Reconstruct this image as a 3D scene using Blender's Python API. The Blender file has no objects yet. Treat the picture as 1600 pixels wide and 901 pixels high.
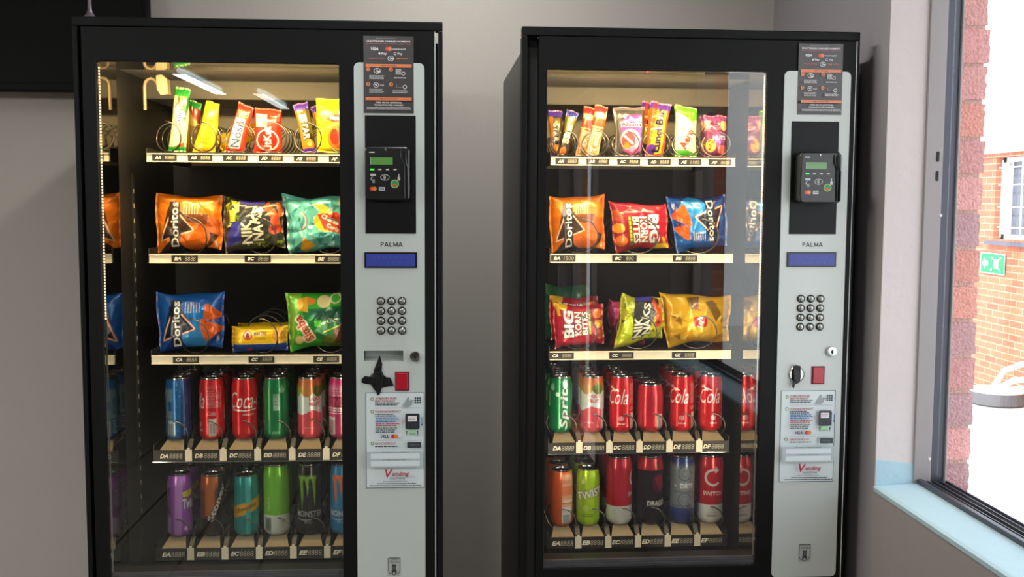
import bpy, math, random
import numpy as np
from mathutils import Vector, Matrix, geometry

S = bpy.context.scene
COL = S.collection
PI = math.pi
rnd = random.Random(7)

# ------------------------------------------------------------------ camera, world, sun, exposure
CAM_POS = (0.7615, -2.1832, 1.4584)
YAW, PITCH, ROLL = math.radians(3.463), math.radians(4.752), math.radians(0.280)
F_PX = 1616.6
fw = Vector((math.sin(YAW)*math.cos(PITCH), math.cos(YAW)*math.cos(PITCH), -math.sin(PITCH)))
rt = Vector((math.cos(YAW), -math.sin(YAW), 0.0))
up = rt.cross(fw)
r2 = rt*math.cos(ROLL) + up*math.sin(ROLL)
u2 = -rt*math.sin(ROLL) + up*math.cos(ROLL)
cd = bpy.data.cameras.new('camera')
cam = bpy.data.objects.new('camera', cd); COL.objects.link(cam)
m = Matrix.Identity(4)
for i in range(3):
    m[i][0] = r2[i]; m[i][1] = u2[i]; m[i][2] = -fw[i]; m[i][3] = CAM_POS[i]
cam.matrix_world = m
cd.sensor_width = 36.0; cd.sensor_fit = 'HORIZONTAL'
cd.lens = 36.0*F_PX/1600.0
cd.clip_start = 0.05; cd.clip_end = 200
S.camera = cam

S.view_settings.view_transform = 'Standard'
S.view_settings.look = 'None'
S.view_settings.gamma = 1.0
S.view_settings.use_curve_mapping = False
S.view_settings.exposure = 0.0

SKY_STRENGTH = 3.1
SUN_STRENGTH = 5.0
CEIL_LAMP_W = 24.0
LED_TOP_W = 5.5
LED_SIDE_W = 0.9

w = bpy.data.worlds.new('sky'); S.world = w; w.use_nodes = True
nt = w.node_tree; nt.nodes.clear()
out = nt.nodes.new('ShaderNodeOutputWorld'); bg = nt.nodes.new('ShaderNodeBackground')
tc = nt.nodes.new('ShaderNodeTexCoord'); sep = nt.nodes.new('ShaderNodeSeparateXYZ'); cr = nt.nodes.new('ShaderNodeValToRGB')
nt.links.new(tc.outputs['Generated'], sep.inputs[0]); nt.links.new(sep.outputs['Z'], cr.inputs[0])
cr.color_ramp.elements[0].color = (0.93, 0.95, 1.0, 1); cr.color_ramp.elements[1].color = (0.62, 0.78, 1.0, 1)
nt.links.new(cr.outputs[0], bg.inputs['Color']); bg.inputs['Strength'].default_value = SKY_STRENGTH
nt.links.new(bg.outputs[0], out.inputs['Surface'])

def add_light(name, kind, loc, energy, color, direction=None, size=None, size_y=None, parent=None, angle=None, spread=None):
    ld = bpy.data.lights.new(name, kind); ld.energy = energy; ld.color = color
    if size is not None:
        if kind == 'AREA':
            ld.shape = 'RECTANGLE'; ld.size = size; ld.size_y = size_y or size
            if spread: ld.spread = spread
        elif kind == 'POINT': ld.shadow_soft_size = size
    if angle is not None: ld.angle = angle
    o = bpy.data.objects.new(name, ld); COL.objects.link(o); o.location = loc
    if direction is not None: o.rotation_euler = Vector(direction).to_track_quat('-Z', 'Y').to_euler()
    if parent: o.parent = parent
    return o
add_light('sun', 'SUN', (0, 0, 10), SUN_STRENGTH, (1.0, 0.95, 0.86), direction=(0.62, 0.30, -0.72), angle=0.01)

# ------------------------------------------------------------------ colour and materials
def hx(s, k=1.0):
    s = s.lstrip('#'); o = []
    for i in (0, 2, 4):
        c = int(s[i:i+2], 16)/255.0
        o.append((c/12.92 if c <= 0.04045 else ((c+0.055)/1.055)**2.4)*k)
    return tuple(o)
def rgba(c):
    if isinstance(c, str): c = hx(c)
    return (c[0], c[1], c[2], 1.0)

MATS = {}
def mat(name, color='#808080', rough=0.5, metal=0.0, var=0.06, vscale=8.0, bump=0.0, bscale=60.0, painted=False, coat=0.0, emit=None, estr=0.0, spec=None):
    if name in MATS: return MATS[name]
    M = bpy.data.materials.new(name); M.use_nodes = True; n = M.node_tree
    b = n.nodes['Principled BSDF']
    tcx = n.nodes.new('ShaderNodeTexCoord')
    no = n.nodes.new('ShaderNodeTexNoise'); no.inputs['Scale'].default_value = vscale; no.inputs['Detail'].default_value = 4
    n.links.new(tcx.outputs['Object'], no.inputs['Vector'])
    mr = n.nodes.new('ShaderNodeMapRange'); mr.inputs['To Min'].default_value = 1-var; mr.inputs['To Max'].default_value = 1+var
    n.links.new(no.outputs['Fac'], mr.inputs['Value'])
    mx = n.nodes.new('ShaderNodeVectorMath'); mx.operation = 'SCALE'
    if painted:
        at = n.nodes.new('ShaderNodeAttribute'); at.attribute_name = 'Col'
        n.links.new(at.outputs['Color'], mx.inputs[0])
    else:
        rg = n.nodes.new('ShaderNodeRGB'); rg.outputs[0].default_value = rgba(color)
        n.links.new(rg.outputs[0], mx.inputs[0])
    n.links.new(mr.outputs[0], mx.inputs['Scale'])
    n.links.new(mx.outputs[0], b.inputs['Base Color'])
    b.inputs['Roughness'].default_value = rough; b.inputs['Metallic'].default_value = metal
    b.inputs['Coat Weight'].default_value = coat; b.inputs['Coat Roughness'].default_value = 0.08
    if spec is not None: b.inputs['Specular IOR Level'].default_value = spec
    if bump > 0:
        nb = n.nodes.new('ShaderNodeTexNoise'); nb.inputs['Scale'].default_value = bscale; nb.inputs['Detail'].default_value = 5
        n.links.new(tcx.outputs['Object'], nb.inputs['Vector'])
        bp = n.nodes.new('ShaderNodeBump'); bp.inputs['Strength'].default_value = bump; bp.inputs['Distance'].default_value = 0.01
        n.links.new(nb.outputs['Fac'], bp.inputs['Height']); n.links.new(bp.outputs[0], b.inputs['Normal'])
    if emit:
        b.inputs['Emission Color'].default_value = rgba(emit); b.inputs['Emission Strength'].default_value = estr
    MATS[name] = M
    return M

def glass_mat(name, refl=0.06, tint=(0.97, 0.98, 0.97), rough=0.0):
    M = bpy.data.materials.new(name); M.use_nodes = True; n = M.node_tree; n.nodes.clear()
    o = n.nodes.new('ShaderNodeOutputMaterial'); t = n.nodes.new('ShaderNodeBsdfTransparent'); g = n.nodes.new('ShaderNodeBsdfGlossy')
    t.inputs[0].default_value = (*tint, 1); g.inputs['Roughness'].default_value = rough; g.inputs['Color'].default_value = (1, 1, 1, 1)
    fr = n.nodes.new('ShaderNodeLayerWeight'); fr.inputs['Blend'].default_value = 0.12
    nz = n.nodes.new('ShaderNodeTexNoise'); nz.inputs['Scale'].default_value = 3.0
    ad = n.nodes.new('ShaderNodeMath'); ad.operation = 'MULTIPLY_ADD'; ad.inputs[1].default_value = 0.02; ad.inputs[2].default_value = refl-0.01
    n.links.new(nz.outputs['Fac'], ad.inputs[0])
    a2 = n.nodes.new('ShaderNodeMath'); a2.operation = 'MULTIPLY_ADD'; a2.inputs[1].default_value = 0.6
    n.links.new(fr.outputs['Facing'], a2.inputs[0]); n.links.new(ad.outputs[0], a2.inputs[2])
    fr.inputs['Blend'].default_value = 0.05
    mx = n.nodes.new('ShaderNodeMixShader')
    n.links.new(a2.outputs[0], mx.inputs[0]); n.links.new(t.outputs[0], mx.inputs[1]); n.links.new(g.outputs[0], mx.inputs[2])
    n.links.new(mx.outputs[0], o.inputs['Surface'])
    return M

def brick_mat(name, c1, c2, mortar, bw, bh, axis):
    M = bpy.data.materials.new(name); M.use_nodes = True; n = M.node_tree; b = n.nodes['Principled BSDF']
    tcx = n.nodes.new('ShaderNodeTexCoord'); sp = n.nodes.new('ShaderNodeSeparateXYZ'); cb = n.nodes.new('ShaderNodeCombineXYZ')
    n.links.new(tcx.outputs['Object'], sp.inputs[0])
    n.links.new(sp.outputs[axis], cb.inputs['X']); n.links.new(sp.outputs['Z'], cb.inputs['Y'])
    br = n.nodes.new('ShaderNodeTexBrick')
    br.inputs['Scale'].default_value = 1.0; br.inputs['Brick Width'].default_value = bw; br.inputs['Row Height'].default_value = bh
    br.inputs['Mortar Size'].default_value = 0.006; br.inputs['Mortar Smooth'].default_value = 0.2; br.inputs['Bias'].default_value = -0.35
    br.inputs['Color1'].default_value = rgba(c1); br.inputs['Color2'].default_value = rgba(c2); br.inputs['Mortar'].default_value = rgba(mortar)
    n.links.new(cb.outputs[0], br.inputs['Vector'])
    nz = n.nodes.new('ShaderNodeTexNoise'); nz.inputs['Scale'].default_value = 9; nz.inputs['Detail'].default_value = 6
    n.links.new(tcx.outputs['Object'], nz.inputs['Vector'])
    mr = n.nodes.new('ShaderNodeMapRange'); mr.inputs['To Min'].default_value = 0.75; mr.inputs['To Max'].default_value = 1.25
    n.links.new(nz.outputs['Fac'], mr.inputs['Value'])
    mx = n.nodes.new('ShaderNodeVectorMath'); mx.operation = 'SCALE'
    n.links.new(br.outputs['Color'], mx.inputs[0]); n.links.new(mr.outputs[0], mx.inputs['Scale']); n.links.new(mx.outputs[0], b.inputs['Base Color'])
    bp = n.nodes.new('ShaderNodeBump'); bp.inputs['Strength'].default_value = 0.6; bp.inputs['Distance'].default_value = 0.01; bp.invert = True
    n.links.new(br.outputs['Fac'], bp.inputs['Height']); n.links.new(bp.outputs[0], b.inputs['Normal'])
    b.inputs['Roughness'].default_value = 0.9
    return M

def tile_mat(name, c, grout, size):
    M = bpy.data.materials.new(name); M.use_nodes = True; n = M.node_tree; b = n.nodes['Principled BSDF']
    tcx = n.nodes.new('ShaderNodeTexCoord')
    br = n.nodes.new('ShaderNodeTexBrick'); br.offset = 0.0
    br.inputs['Scale'].default_value = 1.0; br.inputs['Brick Width'].default_value = size; br.inputs['Row Height'].default_value = size
    br.inputs['Mortar Size'].default_value = 0.006
    br.inputs['Color1'].default_value = rgba(c); br.inputs['Color2'].default_value = rgba(c); br.inputs['Mortar'].default_value = rgba(grout)
    n.links.new(tcx.outputs['Object'], br.inputs['Vector']); n.links.new(br.outputs['Color'], b.inputs['Base Color'])
    b.inputs['Roughness'].default_value = 0.35
    return M

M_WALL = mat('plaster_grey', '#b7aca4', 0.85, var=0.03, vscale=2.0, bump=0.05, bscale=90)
M_WALLR = mat('plaster_right_shaded', '#8f8688', 0.85, var=0.03, vscale=2.0, bump=0.05, bscale=90)  # right wall's weaker light is put into a darker plaster colour
M_REVEAL = mat('reveal_paint', '#ddd0cf', 0.8, var=0.04, vscale=6.0, bump=0.25, bscale=25)
M_SILL = mat('sill_paint', '#b4cfdb', 0.7, var=0.05, vscale=9.0, bump=0.3, bscale=30)
M_CEIL = mat('ceiling_white', '#cfcfcc', 0.9)
M_TILE = tile_mat('floor_tiles', '#6f6961', '#2a2724', 0.33)
M_BLACK = mat('black_paint', '#0f0e0e', 0.5, var=0.08, vscale=40, bump=0.08, bscale=600, spec=0.22)
M_SIDE = mat('dark_grey_side', '#3a3636', 0.45, var=0.05, vscale=20)
M_GASKET = mat('black_rubber', '#050505', 0.6)
M_SILVER = mat('silver_paint', '#cfd2cd', 0.42, metal=0.15, var=0.02, vscale=300)
M_ALU = mat('aluminium_frame', '#9c9494', 0.5, metal=0.2, var=0.05, vscale=3)
M_ALUD = mat('aluminium_channel', '#4f505a', 0.4, metal=0.5)
M_MIRROR = mat('polished_liner', '#a8a4a0', 0.05, metal=1.0, var=0.02)
M_LINER = mat('cabinet_liner', '#6b6660', 0.6, var=0.04)
M_LINERL = mat('back_liner', '#b0a898', 0.6, var=0.04)
M_DARKLINER = mat('dark_liner', '#0e0d0e', 0.55, var=0.1)
M_RAIL = mat('cream_rail', '#d9cfb8', 0.45, var=0.03)
M_TRAYDK = mat('dark_tray', '#171514', 0.5, var=0.1)
M_TAN = mat('tan_platform', '#7a6b54', 0.6, var=0.12, vscale=60)
M_WIRE = mat('coil_wire', '#6a655f', 0.28, metal=0.9)
M_CHROME = mat('chrome', '#c9c9c6', 0.18, metal=1.0)
M_KEYRING = mat('dark_chrome', '#4a4a46', 0.3, metal=0.9)
M_KEY = mat('key_steel', '#b4b2ac', 0.3, metal=0.9, var=0.05)
M_PLASTIC = mat('black_plastic', '#121112', 0.3, coat=0.3)
M_PLATE = mat('satin_black_plate', '#0e0d0d', 0.4, var=0.05, spec=0.25)
M_PAINT = mat('printed_paper', painted=True, rough=0.55, var=0.02)
M_PRINTG = mat('printed_glossy', painted=True, rough=0.3, var=0.02, coat=0.3)
M_FOIL = mat('printed_foil', painted=True, rough=0.27, metal=0.25, var=0.03, coat=0.25, bump=0.10, bscale=45)
M_CAN = mat('printed_can', painted=True, rough=0.28, metal=0.45, var=0.02, coat=0.4)
M_LCDB = mat('blue_lcd', painted=True, rough=0.2, emit=None)
M_TAPE = mat('black_tape', '#0d0d0d', 0.35, bump=0.3, bscale=80)
M_RED = mat('red_button', '#b5142a', 0.3, coat=0.5)
M_BEIGE = mat('beige_plastic', '#8c7858', 0.5)
M_WHITEP = mat('white_plastic', '#e3e0d6', 0.45)
M_LED = mat('led_strip', '#fff0d0', 0.5, emit='#ffe2b8', estr=1.3)
M_TUBE = mat('tube_lamp', '#ffffff', 0.5, emit='#cfeaf2', estr=4.0)
M_TV = mat('tv_black', '#0a0807', 0.6, spec=.15)
M_GLASS = glass_mat('door_glass', 0.048)
M_WGLASS = glass_mat('window_glass', 0.03)
M_BRICKFAR = brick_mat('far_brick', '#cf7d5e', '#96604f', '#d2a88c', 0.23, 0.07, 'Y')
M_PAVE = mat('paving', '#d8d2c8', 0.9, var=0.08, vscale=3)
M_WHITE = mat('white_gloss', '#f2f2f0', 0.4)

# ------------------------------------------------------------------ mesh helpers
class MB:
    def __init__(s): s.v = []; s.f = []; s.c = []
    def add(s, vs, fs, c=None):
        b = len(s.v); s.v += [tuple(p) for p in vs]; s.f += [tuple(i+b for i in f) for f in fs]
        s.c += [c or (1, 1, 1)]*len(vs); return s
    def box(s, x0, x1, y0, y1, z0, z1, c=None):
        vs = [(x, y, z) for x in (x0, x1) for y in (y0, y1) for z in (z0, z1)]
        return s.add(vs, [(0, 1, 3, 2), (4, 6, 7, 5), (0, 4, 5, 1), (2, 3, 7, 6), (0, 2, 6, 4), (1, 5, 7, 3)], c)
    def prism(s, pts, y0, y1, c=None, axis='Y'):
        n = len(pts)
        if axis == 'Y': A = [(p[0], y0, p[1]) for p in pts]; B = [(p[0], y1, p[1]) for p in pts]
        elif axis == 'X': A = [(y0, p[0], p[1]) for p in pts]; B = [(y1, p[0], p[1]) for p in pts]
        else: A = [(p[0], p[1], y0) for p in pts]; B = [(p[0], p[1], y1) for p in pts]
        f = [tuple(range(n)), tuple(range(2*n-1, n-1, -1))] + [(i, n+i, n+(i+1) % n, (i+1) % n) for i in range(n)]
        return s.add(A+B, f, c)
    def tube(s, pts, r, n=8, c=None, cap=True):
        pts = [Vector(p) for p in pts]; vs = []; fs = []; prev = None
        for i, p in enumerate(pts):
            t = (pts[min(i+1, len(pts)-1)]-pts[max(i-1, 0)]).normalized()
            if prev is None: a = t.orthogonal().normalized()
            else:
                a = prev-t*prev.dot(t); a = a.normalized() if a.length > 1e-6 else t.orthogonal().normalized()
            prev = a; b = t.cross(a); rr = r[i] if isinstance(r, (list, tuple)) else r
            vs += [p+(a*math.cos(2*PI*k/n)+b*math.sin(2*PI*k/n))*rr for k in range(n)]
        for i in range(len(pts)-1):
            for k in range(n):
                fs.append((i*n+k, i*n+(k+1) % n, (i+1)*n+(k+1) % n, (i+1)*n+k))
        if cap: fs += [tuple(range(n-1, -1, -1)), tuple(range((len(pts)-1)*n, len(pts)*n))]
        return s.add(vs, fs, c)
    def lathe(s, prof, o=(0, 0, 0), n=32, axis='Z', c=None):
        vs = []; fs = []
        for r, h in prof:
            for k in range(n):
                a = 2*PI*k/n
                if axis == 'Z': vs.append((o[0]+r*math.cos(a), o[1]+r*math.sin(a), o[2]+h))
                else: vs.append((o[0]+r*math.cos(a), o[1]-h, o[2]+r*math.sin(a)))
        for i in range(len(prof)-1):
            for k in range(n): fs.append((i*n+k, i*n+(k+1) % n, (i+1)*n+(k+1) % n, (i+1)*n+k))
        fs.append(tuple(range(n-1, -1, -1))); fs.append(tuple(range((len(prof)-1)*n, len(prof)*n)))
        return s.add(vs, fs, c)
    def ring(s, x0, x1, z0, z1, hx0, hx1, hz0, hz1, hr, y0, y1, k=6):
        inner = rrect(hx0, hx1, hz0, hz1, hr, k); corners = [(x1, z1), (x0, z1), (x0, z0), (x1, z0)]
        n = len(inner); vs = []
        for y in (y0, y1):
            vs += [(p[0], y, p[1]) for p in inner] + [(p[0], y, p[1]) for p in corners]
        fs = []; o = n+4
        for q in range(4):
            for j in range(k-1):
                a = q*k+j; fs.append((a, a+1, n+q)); fs.append((o+a+1, o+a, o+n+q))
            a = q*k+k-1; b = (a+1) % n; q2 = (q+1) % 4
            fs.append((a, b, n+q2, n+q)); fs.append((o+b, o+a, o+n+q, o+n+q2))
            fs.append((n+q, n+q2, o+n+q2, o+n+q))
        for i in range(n): fs.append((i, o+i, o+(i+1) % n, (i+1) % n))
        return s.add(vs, fs)
    def build(s, name, material, parent=None, smooth=False, bevel=0.0, loc=None, cols=False):
        me = bpy.data.meshes.new(name); me.from_pydata(s.v, [], s.f); me.validate(); me.update()
        if cols:
            ca = me.color_attributes.new('Col', 'FLOAT_COLOR', 'POINT')
            arr = np.ones((len(s.v), 4), dtype=np.float32); arr[:, :3] = np.array(s.c, dtype=np.float32)
            ca.data.foreach_set('color', arr.ravel())
        me.materials.append(material)
        o = bpy.data.objects.new(name, me); COL.objects.link(o)
        import bmesh
        bm = bmesh.new(); bm.from_mesh(me); bmesh.ops.recalc_face_normals(bm, faces=bm.faces); bm.to_mesh(me); bm.free()
        if smooth:
            me.polygons.foreach_set('use_smooth', [True]*len(me.polygons))
            if smooth != 'all':
                try: me.set_sharp_from_angle(angle=math.radians(35))
                except Exception: pass
        if bevel:
            b = o.modifiers.new('bevel', 'BEVEL'); b.width = bevel; b.segments = 2; b.limit_method = 'ANGLE'; b.angle_limit = math.radians(50)
        if parent: o.parent = parent
        if loc: o.location = loc
        return o

def rrect(x0, x1, z0, z1, r, k=6):
    pts = []
    for cx, cz, a0 in ((x1-r, z1-r, 0), (x0+r, z1-r, PI/2), (x0+r, z0+r, PI), (x1-r, z0+r, 1.5*PI)):
        for j in range(k):
            a = a0+PI/2*j/(k-1); pts.append((cx+r*math.cos(a), cz+r*math.sin(a)))
    return pts

def tag(o, label=None, cat=None, group=None, kind=None):
    if label: o['label'] = label
    if cat: o['category'] = cat
    if group: o['group'] = group
    if kind: o['kind'] = kind
    return o
def empty(name, loc=(0, 0, 0), rz=0.0):
    o = bpy.data.objects.new(name, None); COL.objects.link(o); o.location = loc; o.rotation_euler = (0, 0, rz)
    o.empty_display_size = 0.05; return o
def boolcut(o, cutters):
    for c in cutters:
        md = o.modifiers.new('cut', 'BOOLEAN'); md.operation = 'DIFFERENCE'; md.solver = 'EXACT'; md.object = c
    bpy.context.view_layer.update()
    dg = bpy.context.evaluated_depsgraph_get(); me = bpy.data.meshes.new_from_object(o.evaluated_get(dg))
    o.modifiers.clear(); o.data = me
    return o

# ------------------------------------------------------------------ text and flat art
_TC = {}
def text_geo(s, bold=0.0, shear=0.0):
    key = (s, round(bold, 3), round(shear, 3))
    if key in _TC: return _TC[key]
    cu = bpy.data.curves.new('t', 'FONT'); cu.body = s; cu.size = 1.0; cu.offset = bold; cu.shear = shear; cu.resolution_u = 2
    ob = bpy.data.objects.new('t', cu); COL.objects.link(ob)
    bpy.context.view_layer.update()
    dg = bpy.context.evaluated_depsgraph_get(); me = bpy.data.meshes.new_from_object(ob.evaluated_get(dg))
    me.calc_loop_triangles()
    v = np.array([(p.co.x, p.co.y) for p in me.vertices]) if len(me.vertices) else np.zeros((0, 2))
    t = np.array([tuple(x.vertices) for x in me.loop_triangles]) if len(me.vertices) else np.zeros((0, 3), int)
    bpy.data.objects.remove(ob); bpy.data.curves.remove(cu); bpy.data.meshes.remove(me)
    _TC[key] = (v, t); return _TC[key]

class Art:
    """flat design, W x H in centimetres; elements painted in order"""
    def __init__(s, W, H, base): s.W = W; s.H = H; s.base = hx(base); s.el = []
    def tri(s, v, t, c):
        s.el.append((np.array(v, float).reshape(-1, 2), np.array(t, int).reshape(-1, 3), hx(c) if isinstance(c, str) else c)); return s
    def poly(s, pts, c):
        tr = geometry.tessellate_polygon([[Vector((p[0], p[1], 0)) for p in pts]])
        return s.tri(pts, tr, c)
    def rect(s, x0, y0, x1, y1, c): return s.tri([(x0, y0), (x1, y0), (x1, y1), (x0, y1)], [(0, 1, 2), (0, 2, 3)], c)
    def disc(s, cx, cy, rx, c, ry=None, n=28):
        ry = ry or rx
        v = [(cx, cy)]+[(cx+rx*math.cos(2*PI*k/n), cy+ry*math.sin(2*PI*k/n)) for k in range(n)]
        return s.tri(v, [(0, 1+k, 1+(k+1) % n) for k in range(n)], c)
    def arc(s, cx, cy, r, wd, a0, a1, c, n=24, ry=None):
        ry = ry or r; v = []; t = []
        for k in range(n+1):
            a = math.radians(a0+(a1-a0)*k/n)
            v += [(cx+(r-wd/2)*math.cos(a), cy+(ry-wd/2)*math.sin(a)), (cx+(r+wd/2)*math.cos(a), cy+(ry+wd/2)*math.sin(a))]
        for k in range(n): t += [(2*k, 2*k+1, 2*k+3), (2*k, 2*k+3, 2*k+2)]
        return s.tri(v, t, c)
    def line(s, x0, y0, x1, y1, wd, c):
        dx, dy = x1-x0, y1-y0; L = math.hypot(dx, dy) or 1; nx, ny = -dy/L*wd/2, dx/L*wd/2
        return s.tri([(x0+nx, y0+ny), (x1+nx, y1+ny), (x1-nx, y1-ny), (x0-nx, y0-ny)], [(0, 1, 2), (0, 2, 3)], c)
    def text(s, txt, cx, cy, h, c, rot=0, w=None, bold=0.0, shear=0.0, outline=None, ow=0.05):
        v0, t0 = text_geo(txt, 0.0, shear)
        if not len(v0): return s
        lo = v0.min(0); hi = v0.max(0); sc = h/(hi[1]-lo[1]); sx = (w/(hi[0]-lo[0])) if w else sc
        mid = (lo+hi)/2; a = math.radians(rot); ca, sa = math.cos(a), math.sin(a)
        for b, col in (([(bold+ow, outline)] if outline else [])+[(bold, c)]):
            v, t = text_geo(txt, b, shear); q = (v-mid)*np.array([sx, sc])
            q = np.stack([q[:, 0]*ca-q[:, 1]*sa+cx, q[:, 0]*sa+q[:, 1]*ca+cy], 1)
            s.tri(q, t, col)
        return s
    def greek(s, x0, y0, x1, n, wd, c, seed=0, rot=False, frac=0.8):
        r = random.Random(seed); 
        for i in range(n):
            y = y0-i*wd*1.9; x = x0; end = x0+(x1-x0)*(frac+(1-frac)*r.random())
            while x < end:
                L = wd*(1.2+2.6*r.random()); xe = min(x+L, end)
                if rot: s.rect(y, x, y+wd, xe, c)
                else: s.rect(x, y, xe, y+wd, c)
                x += L+wd*0.55
        return s
    def raster(s, nx, ny, ss=2):
        X, Y = nx*ss, ny*ss; img = np.empty((Y, X, 3), np.float32); img[:] = s.base
        for v, t, c in s.el:
            q = v*np.array([X/s.W, Y/s.H])
            for a, b, d in t:
                A, B, D = q[a], q[b], q[d]
                x0 = max(int(min(A[0], B[0], D[0])-.5), 0); x1 = min(int(max(A[0], B[0], D[0])+1.5), X)
                y0 = max(int(min(A[1], B[1], D[1])-.5), 0); y1 = min(int(max(A[1], B[1], D[1])+1.5), Y)
                if x1 <= x0 or y1 <= y0: continue
                area = (B[0]-A[0])*(D[1]-A[1])-(B[1]-A[1])*(D[0]-A[0])
                if abs(area) < 1e-9: continue
                gx, gy = np.meshgrid(np.arange(x0, x1)+.5, np.arange(y0, y1)+.5)
                w0 = ((B[0]-gx)*(D[1]-gy)-(B[1]-gy)*(D[0]-gx))/area
                w1 = ((D[0]-gx)*(A[1]-gy)-(D[1]-gy)*(A[0]-gx))/area
                mk = (w0 >= -1e-6) & (w1 >= -1e-6) & (w0+w1 <= 1+1e-6)
                img[y0:y1, x0:x1][mk] = c
        return img.reshape(ny, ss, nx, ss, 3).mean((1, 3))
    def flat(s, name, material, parent, x, z, y, th=0.0004, step=0.00006, corner=0.0):
        """layered thin sheet whose lower-left corner is at x,z on plane y (facing -Y)"""
        mb = MB(); k = 0.01
        if corner: mb.prism(rrect(x, x+s.W*k, z, z+s.H*k, corner, 5), y-th, y, s.base)
        else: mb.box(x, x+s.W*k, y-th, y, z, z+s.H*k, s.base)
        yy = y-th
        for v, t, c in s.el:
            yy -= step
            mb.add([(x+p[0]*k, yy, z+p[1]*k) for p in v], [tuple(i) for i in t], c)
        me = bpy.data.meshes.new(name); me.from_pydata(mb.v, [], mb.f); me.update()
        ca = me.color_attributes.new('Col', 'FLOAT_COLOR', 'POINT')
        arr = np.ones((len(mb.v), 4), dtype=np.float32); arr[:, :3] = np.array(mb.c, dtype=np.float32); ca.data.foreach_set('color', arr.ravel())
        me.materials.append(material); o = bpy.data.objects.new(name, me); COL.objects.link(o); o.parent = parent
        return o

def grid_faces(nx, ny, base=0, flip=False):
    i, j = np.meshgrid(np.arange(nx), np.arange(ny)); a = (j*(nx+1)+i).ravel()+base
    f = np.stack([a, a+1, a+nx+2, a+nx+1], 1)
    return f[:, ::-1] if flip else f
def fast_mesh(name, V, Fq, C, material):
    me = bpy.data.meshes.new(name)
    me.vertices.add(len(V)); me.vertices.foreach_set('co', V.astype(np.float32).ravel())
    me.loops.add(len(Fq)*4); me.loops.foreach_set('vertex_index', Fq.astype(np.int32).ravel())
    me.polygons.add(len(Fq)); me.polygons.foreach_set('loop_start', np.arange(0, len(Fq)*4, 4, dtype=np.int32))
    me.polygons.foreach_set('use_smooth', np.ones(len(Fq), dtype=bool))
    me.update(calc_edges=True)
    ca = me.color_attributes.new('Col', 'FLOAT_COLOR', 'POINT'); arr = np.ones((len(V), 4), np.float32); arr[:, :3] = C
    ca.data.foreach_set('color', arr.ravel()); me.materials.append(material)
    return me

# ------------------------------------------------------------------ machine frames of reference
MACH = {'L': (0.0, 0.0, 0.0), 'R': (0.914913, 0.036669, math.radians(0.92734))}
def world(mk, u, y, z=0.0):
    ox, oy, a = MACH[mk]
    return (ox+u*math.cos(a)-y*math.sin(a), oy+u*math.sin(a)+y*math.cos(a), z)

# ------------------------------------------------------------------ the room
XR, YB, YREAR, XL, ZC = 1.690, 0.790, -10.0, -4.0, 2.50
def struct(name, mb, material, label=None, bevel=0):
    o = mb.build(name, material, bevel=bevel); tag(o, label, kind='structure'); return o
struct('floor', MB().box(XL, XR, YREAR, YB, -0.1, 0.0), M_TILE)
struct('ceiling', MB().box(XL-0.1, 1.91, YREAR-0.1, YB+0.2, ZC, ZC+0.12), M_CEIL)
struct('wall_back', MB().box(XL-0.1, 1.91, YB, YB+0.15, -0.1, ZC), M_WALL)
struct('wall_rear', MB().box(XL-0.1, 1.91, YREAR-0.15, YREAR, -0.1, ZC), mat('rear_wall_paint', '#6d625a', 0.85))
struct('wall_left', MB().box(XL-0.15, XL, YREAR, YB, -0.1, ZC), M_WALL)
# right wall: inner plastered leaf with a window (Y -1.16..-0.012) and a glazed opening further back
W0, W1, WZ0, WZ1 = -1.74, -0.012, 0.845, 2.12
D0, D1, DZ1 = -5.0, -3.4, 2.12
mb = MB()
XI = 1.800
mb.box(XR, XI, W1, YB, -0.1, ZC)
mb.box(XR, XI, W0, W1, -0.1, WZ0-0.004)
mb.box(XR, XI, W0, W1, WZ1, ZC)
mb.box(XR, XI, D1, W0, -0.1, ZC)
mb.box(XR, XI, D0, D1, DZ1, ZC)
mb.box(XR, XI, YREAR, D0, -0.1, ZC)
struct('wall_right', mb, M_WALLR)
# painted reveal and sill of the near window
struct('trim_1', MB().box(XR+0.0005, 1.776, W1-0.003, W1+0.01, WZ0, WZ1), M_REVEAL)
mb = MB().prism([(XR-0.002, WZ0-0.012), (XR-0.004, WZ0-0.002), (XR+0.003, WZ0+0.001), (1.781, WZ0+0.006), (1.781, WZ0-0.012)], W0, W1-0.003)
o = mb.build('trim_2', M_SILL); tag(o, kind='structure')
o.data.transform(Matrix(((1, 0, 0, 0), (0, 1, 0, 0), (0, 0, 1, 0), (0, 0, 0, 1))))
# rough plaster patch at the foot of the reveal
pp = [(XR+0.0008, WZ0+0.001), (1.7755, WZ0+0.006), (1.7755, 0.893), (1.75, 0.896), (1.72, 0.901), (XR+0.0008, 0.903)]
struct('trim_3', MB().prism(pp, W1-0.0045, W1-0.002), M_SILL)

# exterior brick leaf beside the window, brick by brick in one mesh
mb = MB(); r = random.Random(3)
rows = [0.816+0.0783*k for k in range(-1, 18)]
for z0 in rows:
    tone = r.choice(['#e8a8a4', '#eaa8a4', '#e2a09e', '#d8a4a6', '#c89a9e', '#f0a294'])
    j = hx(tone, 0.9+0.25*r.random()); xo = 1.907+r.uniform(-0.004, 0.004)
    # jittered brick with roughened outer face
    n = 7; pts = []
    for k in range(n+1): pts.append((xo+r.uniform(-0.0022, 0.0022), z0+0.005+0.0685*k/n))
    for k in range(3): pts.append((xo-0.03-0.02*k, z0+0.0735+r.uniform(-.001, .001)))
    pts.append((1.812, z0+0.0735)); pts.append((1.812, z0+0.005))
    for k in range(2, -1, -1): pts.append((xo-0.03-0.02*k+0.015, z0+0.005+r.uniform(-.001, .001)))
    mb.prism(pts, W1+0.001+r.uniform(-.0012, .0012), W1+0.24, j)
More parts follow.
